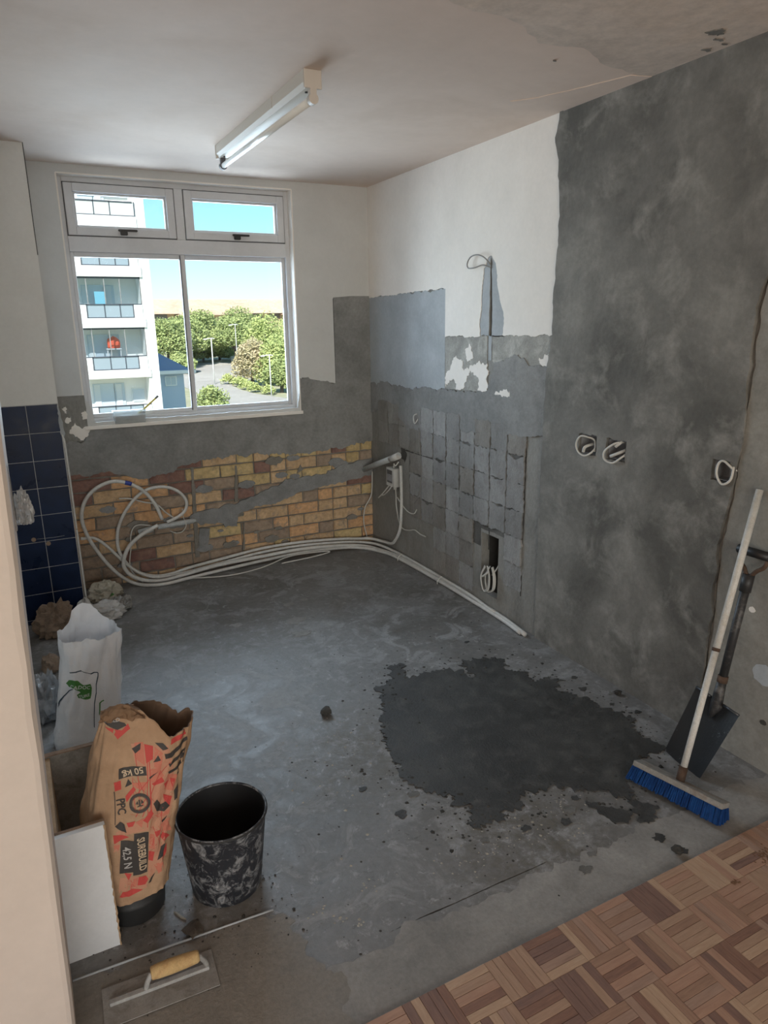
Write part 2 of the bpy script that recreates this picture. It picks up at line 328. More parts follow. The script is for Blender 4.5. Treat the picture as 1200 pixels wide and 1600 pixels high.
M['kraft_old'] = cement('crumpled_brown_paper', (0.27, 0.20, 0.145), (0.34, 0.255, 0.19), big=6, mid=20, bstr=0.4)
M['print_red'] = plain('red_print', (0.50, 0.06, 0.05), 0.75)
M['print_pink'] = plain('faded_red_print', (0.53, 0.175, 0.115), 0.8)
M['print_tint'] = plain('pale_red_tint_print', (0.50, 0.245, 0.155), 0.8)
M['print_black'] = plain('black_print', (0.045, 0.038, 0.034), 0.7)
M['print_cream'] = plain('cream_lettering', (0.55, 0.42, 0.29), 0.75)
M['print_grey'] = plain('grey_lettering', (0.40, 0.38, 0.36), 0.75)
def plastic(name, c1, c2, rough=0.35, trans=0.0):
    m, N, L, b = new_mat(name); v = pos(N, L)
    f = nz(N, L, v, 9, 6, 0.6, 1.0)
    L.new(rmp(N, L, f, [(0.35, c1), (0.65, c2)]), b.inputs['Base Color']); b.inputs['Roughness'].default_value = rough
    b.inputs['Transmission Weight'].default_value = trans
    bump(N, L, b, nz(N, L, v, 26, 5, 0.6, 2.0), 0.35, 0.01); return m
M['sack_white'] = plastic('white_woven_plastic', (0.84, 0.86, 0.89), (0.91, 0.92, 0.94), 0.35)  # whiteness raised to stand in for window light shining through
M['plastic_grey'] = plastic('grey_white_plastic', (0.46, 0.45, 0.43), (0.58, 0.57, 0.55), 0.4)
M['plastic_beige'] = plastic('beige_plastic', (0.42, 0.39, 0.31), (0.52, 0.49, 0.41), 0.45)
M['plastic_clear'] = plastic('hazy_clear_plastic', (0.36, 0.37, 0.38), (0.46, 0.47, 0.48), 0.25, 0.25)
M['print_green'] = plain('green_print', (0.07, 0.24, 0.05), 0.6)
M['print_line'] = plain('dark_outline_print', (0.06, 0.09, 0.12), 0.6)
M['print_white'] = plain('white_lettering', (0.66, 0.72, 0.66), 0.6)
M['melamine'] = cement('white_melamine_board', (0.66, 0.67, 0.68), (0.72, 0.73, 0.74), big=4, mid=10, rough=(0.35, 0.5), bstr=0.02, mott=0.18)
M['chipboard'] = cement('brown_chipboard_edge', (0.20, 0.125, 0.08), (0.29, 0.19, 0.125), big=20, mid=70, bstr=0.4)
M['board_in'] = cement('grubby_board_inside', (0.22, 0.20, 0.175), (0.33, 0.31, 0.28), (0.10, 0.085, 0.07), big=6, mid=16, bstr=0.1)
M['pine'] = cement('raw_pine_batten', (0.34, 0.22, 0.125), (0.44, 0.30, 0.18), big=9, mid=30, bstr=0.2, stretch=(1, 1, 0.15))
M['blue_bristle'] = cement('blue_nylon_bristles', (0.008, 0.055, 0.22), (0.018, 0.11, 0.38), big=30, mid=160, rough=(0.5, 0.7), bstr=0.8, stretch=(1, 1, 0.2))
M['broom_wood'] = cement('cement_stained_wood', (0.24, 0.225, 0.20), (0.33, 0.32, 0.295), (0.17, 0.13, 0.105), big=7, mid=20, bstr=0.3)
M['broom_pole'] = cement('white_chipped_pole', (0.62, 0.60, 0.55), (0.72, 0.71, 0.67), (0.45, 0.41, 0.34), big=5, mid=22, rough=(0.4, 0.6), bstr=0.15)
M['rust'] = cement('rusty_steel', (0.075, 0.045, 0.03), (0.13, 0.085, 0.06), big=14, mid=40, bstr=0.3)
M['spade_black'] = splatter('worn_black_steel', (0.030, 0.030, 0.031), (0.15, 0.14, 0.13), 0.74, 1.0, 0.5, 30)
M['spade_blade'] = splatter('wet_steel_blade', (0.050, 0.055, 0.062), (0.32, 0.35, 0.38), 0.86, 0.95, 0.28, 70)
M['grip'] = plain('black_plastic_grip', (0.015, 0.015, 0.016), 0.45)
M['trowel_steel'] = cement('cement_dulled_steel', (0.25, 0.24, 0.225), (0.34, 0.332, 0.315), (0.15, 0.14, 0.125), big=7, mid=25, rough=(0.45, 0.7), bstr=0.15)
M['trowel_rib'] = cement('bare_aluminium_rib', (0.33, 0.33, 0.32), (0.40, 0.40, 0.39), big=9, mid=30, rough=(0.4, 0.6), bstr=0.1)
M['handle_wood'] = cement('yellow_pine_handle', (0.50, 0.33, 0.145), (0.62, 0.44, 0.215), (0.36, 0.22, 0.10), big=9, mid=30, bstr=0.2)
M['yellow'] = plain('yellow_stick_paint', (0.62, 0.50, 0.10), 0.6)
M['mesh_plastic'] = plastic('clear_tub_plastic', (0.80, 0.83, 0.83), (0.88, 0.90, 0.90), 0.2, 0.75)
M['tub_fill'] = cement('dried_plaster_in_tub', (0.42, 0.41, 0.39), (0.58, 0.56, 0.54), (0.34, 0.33, 0.31), big=20, mid=60)
WOOD = []
for i, (a, b_) in enumerate([((0.350, 0.217, 0.151), (0.256, 0.154, 0.107)), ((0.411, 0.273, 0.191), (0.328, 0.210, 0.144)), ((0.268, 0.152, 0.110), (0.191, 0.107, 0.079)),
                             ((0.473, 0.334, 0.231), (0.388, 0.254, 0.171)), ((0.240, 0.145, 0.114), (0.170, 0.104, 0.085)), ((0.376, 0.249, 0.188), (0.294, 0.189, 0.140)), ((0.331, 0.191, 0.136), (0.409, 0.256, 0.179))]):
    WOOD.append((a, b_))
def wood(i, a, b_):
    m, N, L, b = new_mat('parquet_wood'); v = pos(N, L, (1, 9, 1), True); oi = N.new('ShaderNodeObjectInfo')
    ad = N.new('ShaderNodeVectorMath'); ad.operation = 'ADD'; L.new(v, ad.inputs[0]); cb = N.new('ShaderNodeCombineXYZ')
    mu = N.new('ShaderNodeMath'); mu.operation = 'MULTIPLY'; mu.inputs[1].default_value = 37; L.new(oi.outputs['Random'], mu.inputs[0]); L.new(mu.outputs[0], cb.inputs[0]); L.new(cb.outputs[0], ad.inputs[1])
    f = nz(N, L, ad.outputs[0], 16, 6, 0.65, 0.6); f2 = nz(N, L, ad.outputs[0], 5, 3, 0.5)
    col = rmp(N, L, f, [(0.32, a), (0.66, b_)])
    col = mix(N, L, rmp(N, L, f2, [(0.62, 0.0), (0.74, 0.5)]), col, (b_[0]*0.45, b_[1]*0.42, b_[2]*0.4))
    L.new(col, b.inputs['Base Color']); L.new(rmp(N, L, f, [(0.3, 0.42), (0.7, 0.6)]), b.inputs['Roughness']); b.inputs['Specular IOR Level'].default_value = 0.35
    bump(N, L, b, f, 0.12, 0.003); return m
WOODM = [wood(i, *q) for i, q in enumerate(WOOD)]
M['sawdust'] = plain('orange_brown_sawdust', (0.16, 0.085, 0.045), 0.95)
# outdoors: many colours lightened to stand in for haze and overexposure
M['ext_white'] = cement('white_outdoor_render', (0.78, 0.78, 0.77), (0.84, 0.84, 0.83), big=0.4, mid=2, bstr=0.03, mott=0.18)  # even white of the render itself
M['ext_cream'] = plain('recess_cream_render', (0.78, 0.77, 0.75), 0.9)
M['ext_rail'] = plain('dark_balcony_rail', (0.05, 0.06, 0.08), 0.5)
M['ext_glass'] = plain('blue_grey_balcony_glass', (0.28, 0.34, 0.40), 0.15, 0.0, 0.6)
M['ext_door'] = plain('grey_sliding_door_glass', (0.50, 0.56, 0.62), 0.25)
M['ext_curtain'] = plain('pale_curtain', (0.60, 0.62, 0.63), 0.9)
M['ext_towel'] = plain('cyan_towel', (0.25, 0.58, 0.72), 0.9)
M['ext_red'] = plain('orange_red_cushion', (0.72, 0.10, 0.05), 0.8)
M['ext_blue'] = plain('blue_house_render', (0.48, 0.56, 0.67), 0.9)
M['ext_slate'] = plain('slate_roof', (0.30, 0.34, 0.42), 0.8)
M['ext_roof'] = cement('orange_brown_roof', (0.625, 0.448, 0.325), (0.725, 0.546, 0.403), big=0.2, mid=1.0, bstr=0.05)
M['ext_brick'] = plain('ochre_face_brick', (0.50, 0.38, 0.27), 0.9)
M['ext_dark'] = plain('dark_window_strip', (0.14, 0.13, 0.13), 0.4)
M['road'] = cement('pale_asphalt', (0.80, 0.77, 0.73), (0.88, 0.85, 0.81), big=0.2, mid=1, bstr=0.03, mott=0.2)
M['grass'] = cement('dry_green_ground', (0.40, 0.40, 0.24), (0.50, 0.48, 0.34), big=0.15, mid=0.8, bstr=0.05)
def leafm(name, c1, c2):
    m, N, L, b = new_mat(name); v = pos(N, L); f = nz(N, L, v, 0.7, 4, 0.6)
    L.new(rmp(N, L, f, [(0.32, c1), (0.68, c2)]), b.inputs['Base Color']); b.inputs['Roughness'].default_value = 0.8; b.inputs['Specular IOR Level'].default_value = 0.15; return m
M['leaf_dark'] = leafm('dark_green_leaf', (0.25, 0.315, 0.125), (0.44, 0.49, 0.20))
M['leaf_light'] = leafm('yellow_green_leaf', (0.33, 0.41, 0.14), (0.58, 0.62, 0.26))
M['leaf_rust'] = leafm('rusty_green_leaf', (0.44, 0.40, 0.22), (0.60, 0.50, 0.33))
M['trunk'] = plain('grey_bark', (0.12, 0.10, 0.09), 0.95)
M['lamp_post'] = plain('white_post', (0.75, 0.74, 0.72), 0.6)
M['car'] = plain('white_car_paint', (0.75, 0.76, 0.78), 0.3)

# ------------------------------------------------------------------ room shell
H = 2.5
SX = -2.60                      # kitchen left wall, behind the nib
WX0, WX1, WZ0, WZ1 = -1.930, -0.548, 1.035, 2.452     # kitchen window opening
OV = []
# floor: cement slab with a crack, on a dark base
crack = [(-1.56, -3.2075), (-1.45, -3.204), (-1.33, -3.2065), (-1.2, -3.205), (-1.08, -3.207), (-0.95, -3.2075), (-1.06, -3.2105), (-1.2, -3.2095), (-1.35, -3.2105), (-1.46, -3.208)]
fl = slab('floor', rag([(SX, 0.1, 's'), (0.02, 0.1, 's'), (0.02, -3.42, 's'), (SX, -3.42, 's')]), 'z', 0.0, -0.03, M['floor'],
          holes=[rag(crack, 0.0015, 0.012, 3.0, 30)])
tag(fl, 'patchy grey cement kitchen floor with scrape marks', kind='structure')
boxo('subfloor', (-5.6, 0.2, -8.2, 0.1, -0.2, -0.03), M['subfloor'], fl)
slab('screed_strip', rag([(-1.72, -3.235), (-1.2, -3.23), (-0.6, -3.25), (0.0, -3.24), (0.0, -3.42, 's'), (-2.2, -3.42), (-2.02, -3.33), (-1.85, -3.27)], 0.035, 0.015, 7.0, 9), 'z', 0.0008, -0.001, M['strip'], fl)
slab('dusty_screed', rag([(-2.36, -2.962), (-2.1, -2.972), (-1.81, -2.982), (-1.77, -3.05), (-1.80, -3.16), (-1.72, -3.28), (-1.76, -3.40), (-1.8, -3.42, 's'), (-2.36, -3.42, 's')], 0.03, 0.012, 11.0, 9), 'z', 0.0012, -0.001, M['screed'], fl)
tube('screed_ridge', [(-2.35, -2.955, 0.001), (-2.2, -2.962, 0.002), (-2.0, -2.972, 0.001), (-1.82, -2.982, 0.001)], 0.0035, M['plaster_pale'], fl, 5, 4)
slab('raised_screed', rag([(-0.55, -0.62), (-0.13, -0.6), (-0.10, -1.15), (-0.17, -1.45), (-0.35, -1.3), (-0.5, -1.0)], 0.012, 0.03, 31.0, 9), 'z', 0.0012, -0.001, M['floor'], fl)

# back wall: mortar face, brick courses, plaster coats
wb = holed('wall_back', 'y', (-5.6, 0.25), (0.0, H), 0.02, 0.24, [(WX0, WX1, WZ0, WZ1)], M['mortar'])
tag(wb, 'window wall stripped to brick below, grey plaster and white paint above', kind='structure')
win_hole = [(WX0, WZ0), (WX1, WZ0), (WX1, WZ1), (WX0, WZ1)]
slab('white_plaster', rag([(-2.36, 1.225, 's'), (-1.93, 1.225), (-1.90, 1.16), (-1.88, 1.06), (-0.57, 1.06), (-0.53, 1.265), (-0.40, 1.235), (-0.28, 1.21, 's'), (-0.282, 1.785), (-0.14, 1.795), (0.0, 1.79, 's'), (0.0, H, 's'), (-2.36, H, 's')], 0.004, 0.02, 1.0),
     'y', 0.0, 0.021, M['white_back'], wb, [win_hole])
slab('grey_plaster', rag([(-2.36, 0.76), (-2.036, 0.757), (-1.914, 0.735), (-1.819, 0.741), (-1.729, 0.70), (-1.635, 0.675), (-1.552, 0.695), (-1.451, 0.701), (-1.386, 0.736), (-1.322, 0.755), (-1.152, 0.763), (-1.021, 0.768), (-0.797, 0.763),
     (-0.659, 0.732), (-0.417, 0.745), (-0.217, 0.755), (0.0, 0.781, 's'), (0.0, 1.80, 's'), (-0.14, 1.80, 's'), (-0.278, 1.79, 's'), (-0.278, 1.212), (-0.36, 1.225), (-0.42, 1.25), (-0.50, 1.265), (-0.545, 1.26, 's'), (-0.545, 1.03, 's'), (-1.94, 1.03), (-1.95, 0.955), (-2.05, 0.95), (-2.36, 0.95, 's')], 0.018, 0.014, 2.0, 13),
     'y', -0.004, 0.021, M['plaster_grey'], wb)
# peeling patch left of the window
slab('peeling_patch', rag([(-2.36, 0.94), (-2.05, 0.945), (-1.95, 0.95), (-1.925, 1.03), (-1.925, 1.226, 's'), (-2.36, 1.226, 's')], 0.008, 0.018, 4.0), 'y', -0.002, 0.021, M['cement_wall'], wb)
for k, pl in enumerate([[(-2.04, 1.01), (-2.0, 1.06), (-1.96, 1.03), (-1.925, 1.04), (-1.925, 0.985), (-1.96, 0.955), (-2.0, 0.985)], [(-2.045, 1.09), (-2.01, 1.105), (-2.015, 1.075), (-2.04, 1.065)], [(-1.955, 1.12), (-1.93, 1.135), (-1.925, 1.09), (-1.95, 1.08)], [(-2.055, 1.15), (-2.03, 1.165), (-2.04, 1.12)]]):
    slab('paint_flake', rag(pl, 0.010, 0.007, k*3.1, 40), 'y', -0.005, 0.0, M['white_wall'], wb)
# bricks
rnd = random.Random(5)
bz = [0.047+0.083*k for k in range(-1, 10)]
def brick_mesh(L, h, m, s):
    bm = bmesh.new(); box(bm, -L/2, L/2, -0.016, 0.016, -h/2, h/2)
    bmesh.ops.bevel(bm, geom=[e for e in bm.edges if all(v.co.y < 0 for v in e.verts)], offset=0.006, segments=2, affect='EDGES')
    bmesh.ops.subdivide_edges(bm, edges=[e for e in bm.edges if abs(e.verts[0].co.x-e.verts[1].co.x) > 0.05], cuts=4)
    for v in bm.verts: v.co += Vector((n3(v.co.x*30+s, v.co.z*30, s), n3(v.co.x*25, v.co.z*30+s, s+3), n3(v.co.z*30+s, v.co.x*30, s+7)))*0.0055
    bmesh.ops.recalc_face_normals(bm, faces=bm.faces[:])
    me = bpy.data.meshes.new('brick'); bm.to_mesh(me); bm.free(); me.materials.append(m); return me
bcache = {}
for k in range(len(bz)-1):
    z0, z1 = max(bz[k]+0.005, 0.0), bz[k+1]-0.005
    if z1-z0 < 0.02: continue
    off = -0.675 if k % 2 == 0 else -0.558
    x = off-0.232*7
    while x < 0.02:
        a, b_ = max(x+0.005, -2.36), min(x+0.227, -0.002)
        if b_-a > 0.04 and a < -0.03:
            # cut to header sized pieces now and then, as on this wall
            spans = [(a, b_)] if rnd.random() > 0.2 or b_-a < 0.2 else [(a, (a+b_)/2-0.004), ((a+b_)/2+0.004, b_)]
            for s0, s1 in spans:
                xm = (s0+s1)/2; zr = (z0+z1)/2; r = rnd.random()
                if xm < -1.3:
                    nm = 'brick_red' if (zr > 0.55 and r < 0.5) or r < 0.08 else ('brick_brown' if r < 0.6 else ('brick_tan' if r < 0.8 else 'brick_orange'))
                elif zr > 0.63: nm = 'brick_yellow' if r < 0.38 else ('brick_red' if r < 0.62 else ('brick_tan' if r < 0.85 else 'brick_brown'))
                elif zr > 0.45: nm = 'brick_tan' if r < 0.45 else ('brick_red' if r < 0.58 else ('brick_brown' if r < 0.85 else 'brick_yellow'))
                else: nm = 'brick_tan' if r < 0.42 else ('brick_orange' if r < 0.68 else ('brick_brown' if r < 0.90 else 'brick_yellow'))
                key = (round(s1-s0, 2), round(z1-z0, 2), nm, rnd.randint(0, 2))
                if key not in bcache: bcache[key] = brick_mesh(s1-s0, z1-z0, M[nm], rnd.random()*50)
                o = bpy.data.objects.new('brick', bcache[key]); link(o, wb); o.location = (xm, 0.022+rnd.uniform(-0.004, 0.003), zr); o.rotation_euler = (0, rnd.uniform(-0.006, 0.006), 0)
        x += 0.232
srnd = random.Random(19)
for _ in range(26):
    cx, cz, r = srnd.uniform(-2.0, -0.1), srnd.uniform(0.08, 0.74), srnd.uniform(0.012, 0.045)
    slab('mortar_smear', rag([(cx+r*1.6*math.cos(a), cz+r*0.7*math.sin(a)) for a in [i*0.785 for i in range(8)]], r*0.22, 0.012, srnd.random()*30, 25), 'y', -0.0015-0.00015*_, 0.012, M['mortar_fill'] if srnd.random() < 0.45 else M['mortar'], wb, ngon=True)
slab('mortar_channel', rag([(-1.371, 0.385), (-1.231, 0.425), (-1.054, 0.435), (-0.869, 0.496), (-0.69, 0.56), (-0.378, 0.58), (-0.2, 0.63), (-0.005, 0.65, 's'), (-0.005, 0.52), (-0.2, 0.50), (-0.354, 0.486), (-0.593, 0.452), (-0.774, 0.412), (-0.972, 0.39), (-1.035, 0.362), (-1.053, 0.283), (-1.136, 0.283), (-1.168, 0.322), (-1.308, 0.316)], 0.014, 0.018, 6.0, 14), 'y', -0.008, 0.02, M['mortar_fill'], wb)
for k, pl in enumerate([[(-1.355, 0.10), (-1.335, 0.72), (-1.315, 0.72), (-1.325, 0.10)], [(-1.06, 0.45), (-1.04, 0.70), (-1.028, 0.70), (-1.035, 0.45)], [(-1.025, 0.1), (-1.01, 0.29), (-1.0, 0.29), (-1.01, 0.1)], [(-0.6, 0.60), (-0.57, 0.66), (-0.55, 0.62)], [(-1.33, 0.14), (-1.26, 0.18), (-1.24, 0.29), (-1.31, 0.30)]]):
    slab('mortar_smear', rag(pl, 0.004, 0.02, k*2.3+1, 20), 'y', -0.003, 0.012, M['mortar_fill'] if k in (4,) else M['mortar'], wb)

# right wall with recesses for boxes and the duct hole
RH = [(-2.285, -2.172, 1.032, 1.124), (-2.460, -2.345, 1.034, 1.124), (-2.985, -2.882, 1.042, 1.130), (-0.716, -0.608, 0.975, 1.07), (-1.572, -1.41, 0.085, 0.448), (-1.462, -1.432, 1.42, 1.94)]
wr = holed('wall_right', 'x', (-8.2, 0.24), (0.0, H), 0.0, 0.055, RH, M['cement_wall'])
holed('wall_core', 'x', (-8.2, 0.24), (0.0, H), 0.0551, 0.22, [RH[4]], M['groove'], wr, back=0.25)
tag(wr, 'long right wall of patched cement, old tile bed and dark new plaster', kind='structure')
chase = [(-1.432, 1.42), (-1.462, 1.42), (-1.458, 1.7), (-1.442, 1.935), (-1.432, 1.945), (-1.433, 1.7)]
slab('white_plaster', rag([(0.0, 1.788), (-0.5, 1.80), (-1.0, 1.806, 's'), (-1.0, 1.54), (-1.35, 1.545), (-1.36, 1.72), (-1.378, 1.89), (-1.415, 1.95), (-1.45, 1.95), (-1.49, 1.885), (-1.50, 1.80), (-1.525, 1.75), (-1.565, 1.66), (-1.555, 1.552), (-1.96, 1.556, 's'), (-1.96, H, 's'), (0.0, H, 's')], 0.010, 0.012, 12.0), 'x', -0.006, 0.001, M['white_wall'], wr)
slab('chase_plaster', rag([(-1.34, 1.545), (-1.352, 1.72), (-1.37, 1.90), (-1.41, 1.96), (-1.45, 1.96), (-1.50, 1.89), (-1.53, 1.75), (-1.575, 1.66), (-1.57, 1.545)], 0.008, 0.012, 13.0), 'x', -0.003, 0.001, M['plaster_pale'], wr, [rag(chase, 0.003, 0.02, 2.0, 40)])
slab('pale_plaster_patch', rag([(0.0, 1.19), (-0.25, 1.215), (-0.5, 1.19), (-0.75, 1.215), (-1.0, 1.225, 's'), (-1.0, 1.806), (-0.5, 1.80), (0.0, 1.788, 's')], 0.014, 0.014, 14.0), 'x', -0.0045, 0.001, M['plaster_pale'], wr)
slab('grey_plaster_band', rag([(0.0, 0.99), (-0.2, 1.02), (-0.40, 1.01), (-0.52, 0.96), (-0.60, 0.83), (-0.70, 0.83), (-0.745, 0.93), (-0.80, 1.05), (-1.034, 1.02), (-1.20, 1.00), (-1.304, 1.02), (-1.43, 1.0), (-1.60, 1.03), (-1.81, 1.06), (-1.95, 1.08, 's'), (-1.95, 1.40), (-1.90, 1.41), (-1.78, 1.405), (-1.687, 1.47), (-1.61, 1.43), (-1.50, 1.41), (-1.44, 1.25), (-1.24, 1.235), (-1.0, 1.228), (-0.75, 1.222), (-0.5, 1.20), (-0.25, 1.222), (0.0, 1.20, 's')], 0.016, 0.014, 15.0), 'x', -0.0085, 0.001, M['plaster_grey'], wr, [[(-0.608, 0.975), (-0.716, 0.975), (-0.716, 1.07), (-0.608, 1.07)]])
slab('peeled_paint_patch', rag([(-1.0, 1.538), (-1.42, 1.549, 's'), (-1.43, 1.25), (-1.246, 1.243), (-1.0, 1.236, 's')], 0.005, 0.016, 16.0), 'x', -0.003, 0.001, M['peel'], wr)
slab('peeled_paint_patch', rag([(-1.465, 1.55), (-1.95, 1.558, 's'), (-1.95, 1.39), (-1.5, 1.39), (-1.47, 1.42)], 0.004, 0.02, 16.5), 'x', -0.003, 0.001, M['peel'], wr)
for k, pl in enumerate([[(-1.005, 1.31), (-1.05, 1.36), (-1.10, 1.42), (-1.17, 1.415), (-1.20, 1.34), (-1.24, 1.375), (-1.33, 1.40), (-1.43, 1.40), (-1.43, 1.255), (-1.345, 1.25), (-1.34, 1.315), (-1.262, 1.355), (-1.20, 1.25), (-1.13, 1.245), (-1.10, 1.30), (-1.05, 1.29), (-1.01, 1.245)],
                        [(-1.502, 1.245), (-1.545, 1.265), (-1.585, 1.285), (-1.643, 1.266), (-1.636, 1.246), (-1.537, 1.236)], [(-1.20, 1.47), (-1.26, 1.50), (-1.30, 1.42), (-1.24, 1.40)], [(-1.85, 1.44), (-1.92, 1.47), (-1.93, 1.41), (-1.89, 1.405)], [(-1.93, 1.22), (-1.955, 1.235), (-1.955, 1.205)]]):
    slab('paint_flake', rag(pl, 0.014, 0.008, k*2.7+3, 30), 'x', -0.0095 if k in (1, 4) else -0.005, 0.0, M['white_wall'], wr)
# squares of old tile adhesive
slab('joint_bed', rag([(-0.56, 0.36), (-1.40, 0.36), (-1.40, 1.05), (-0.75, 1.04), (-0.73, 0.94), (-0.56, 0.93)], 0.006, 0.03, 19.0), 'x', -0.001, 0.001, M['joint'], wr)
slab('joint_bed', rag([(-1.401, 0.47), (-1.786, 0.47), (-1.786, 1.06), (-1.401, 1.05)], 0.005, 0.03, 19.5), 'x', -0.001, 0.001, M['joint'], wr)
pad_y = [-1.027+0.151*k for k in range(6, -7, -1)]
rnd = random.Random(11)
for i in range(len(pad_y)-1):
    for j in range(7):
        ya, yb = pad_y[i], pad_y[i+1]; za, zb = 0.052+0.149*j, 0.052+0.149*(j+1)
        ym = (ya+yb)/2; zm = (za+zb)/2
        if ya > -0.02: ya = -0.03
        if yb < -1.88: continue
        if zm < 0.8 and ym > -0.56: continue
        if zm < 0.3 and ym > -0.87: continue
        if -1.60 < ym < -1.36 and zm < 0.47: continue
        if zm < 0.15 and ym < -1.3: continue
        g = rnd.uniform(0.003, 0.008) if zm > 0.33 else 0.001
        hz_ = rnd.uniform(0.0005, 0.002); low = zm < 0.33
        P = [(ya-g, za+hz_), (yb+g*rnd.uniform(0.3, 1), za+hz_), (yb+g, zb-hz_), (ya-g*rnd.uniform(0.3, 1), zb-hz_)]
        if rnd.random() < 0.3 and not low: P.insert(3, ((ya+yb)/2, zb-rnd.uniform(0.01, 0.03)))
        o = slab('tile_bed_square', rag(P, 0.008, 0.012, rnd.random()*40, 30), 'x', -0.0065-rnd.uniform(0, 0.005) if not low else -0.003, 0.001, M['pad_brown'] if ym > -0.6 or rnd.random() < 0.22 else M['pad'], wr)
# dark dirt lines left in a few joints
for (y, z0, z1) in [(-1.178, 0.50, 0.80), (-1.329, 0.66, 0.50), (-1.48, 0.36, 0.63), (-1.631, 0.36, 0.80), (-1.782, 0.65, 0.98), (-1.782, 0.18, 0.30), (-0.876, 0.88, 1.0), (-1.027, 0.66, 0.95)]:
    slab('dirty_joint', rag([(y+0.004, z0), (y-0.004, z0), (y-0.0035, z1), (y+0.0035, z1)], 0.003, 0.015, y*9, 50), 'x', -0.0012, 0.001, M['groove'], wr)
slab('dirty_joint', rag([(-0.52, 0.79), (-1.02, 0.79), (-1.02, 0.782), (-0.52, 0.785)], 0.003, 0.02, 3, 40), 'x', -0.0095, 0.001, M['groove'], wr)
# new dark plaster
edge = [(-1.936, H, 's'), (-1.936, 2.47), (-1.914, 2.403), (-1.942, 2.307), (-1.967, 2.094), (-1.956, 1.851), (-1.951, 1.682), (-1.951, 1.552), (-1.93, 1.40), (-1.922, 1.328), (-1.92, 1.079), (-1.918, 0.688), (-1.926, 0.0, 's')]
rhole = lambda h, s: rag([(h[0], h[2]), (h[1], h[2]), (h[1], h[3]), (h[0], h[3])], 0.004, 0.014, s, 40)
slab('dark_plaster_coat', rag(edge+[(-2.93, 0.0), (-2.95, 0.4), (-2.95, 0.8), (-2.975, 1.036), (-2.998, 1.202), (-2.983, 1.402), (-2.985, 1.659), (-3.02, 1.82), (-3.06, 2.1), (-3.10, 2.4), (-3.11, H, 's')], 0.007, 0.02, 17.0, 12), 'x', -0.016, 0.001, M['plaster_dark'], wr, [rhole(RH[0], 1), rhole(RH[1], 2), rhole((-2.96, RH[2][1], RH[2][2], RH[2][3]-0.01), 3)])
slab('old_cream_coat', rag([(-2.99, 1.14), (-2.99, 1.20), (-3.0, 1.402), (-3.0, 1.659), (-3.03, 1.82), (-3.07, 2.1), (-3.10, 2.4), (-3.10, H, 's'), (-8.0, H, 's'), (-8.0, 0.0, 's'), (-2.94, 0.0), (-2.96, 0.4), (-2.96, 0.8), (-2.985, 1.03)], 0.005, 0.02, 18.0), 'x', -0.009, 0.001, M['cream_wall'], wr)
for k, (y, z, r) in enumerate([(-3.19, 0.375, 0.05), (-3.11, 0.60, 0.014), (-3.21, 0.19, 0.014), (-3.25, 0.17, 0.01)]):
    slab('wall_scuff', rag([(y+r*math.cos(a), z+r*0.8*math.sin(a)) for a in [i*0.785 for i in range(8)]], 0.004, 0.01, k, 40), 'x', -0.0105, 0.0, [M['plaster_pale'], M['white_wall'], M['crumb'], M['crumb']][k], wr)

# left side: kitchen side wall, tiled pier, nib of the removed wall, living room shell
wl_ = boxo('wall_left', (SX-0.12, SX, -2.97, 0.02, 0, H), M['white_wall']); tag(wl_, 'white kitchen side wall hidden behind the nib', kind='structure')
pier = boxo('wall_tiled', (SX, -2.092, -0.425, 0.02, 0, H), M['white_pillar']); tag(pier, 'white pier with navy blue tiles on its lower half', kind='structure')
pf = -0.425
tz = [1.226-0.15*k for k in range(10)]; tx = [-2.094, -2.250, -2.400, -2.55]
boxo('grout_bed', (SX, -2.094, pf-0.006, pf, 0, 1.228), M['grout'], pier)
for i in range(3):
    for k in range(9):
        z1, z0 = tz[k]-0.0015, max(tz[k+1]+0.0015, 0.0)
        if z1-z0 < 0.01: continue
        boxo('tile', (tx[i+1]+0.0015, tx[i]-0.0015, pf-0.0075, pf-0.002, z0, z1), M['tile'], pier, 0.0010)
bm = bmesh.new(); sweep(bm, [(-2.083, pf-0.006, 0.0), (-2.083, pf-0.006, 0.30), (-2.084, pf-0.006, 0.52)], 0.006, 6); sweep(bm, [(-2.084, pf-0.006, 0.525), (-2.0835, pf-0.007, 0.8), (-2.086, pf-0.007, 1.02), (-2.092, pf-0.006, 1.06)], 0.0055, 6)
fin('edge_trim', bm, M['pvc'], pier)
slab('chipped_edge', rag([(-2.099, 1.06), (-2.082, 1.04), (-2.083, 1.15), (-2.099, 1.226)], 0.006, 0.012, 2, 40), 'y', pf-0.010, pf, M['plaster_pale'], pier)
for x, z in [(-2.306, 0.495), (-2.236, 0.462)]:
    slab('filled_screw_hole', [(x+0.012*math.cos(a), z+0.012*math.sin(a)) for a in [i*math.pi/6 for i in range(12)]], 'y', pf-0.0105, pf, M['tan_glue'], pier)
tube('tile_scratch', [(-2.29, pf-0.0092, 0.496), (-2.2, pf-0.0092, 0.493), (-2.15, pf-0.0092, 0.495)], 0.001, M['grout'], pier, 4, 2)
tube('corner_crack', [(-2.0925, pf-0.001, 2.5), (-2.0918, pf-0.0005, 2.3), (-2.0925, pf-0.001, 2.15), (-2.0917, pf-0.0003, 1.98)], 0.002, M['groove'], pier, 4, 4)

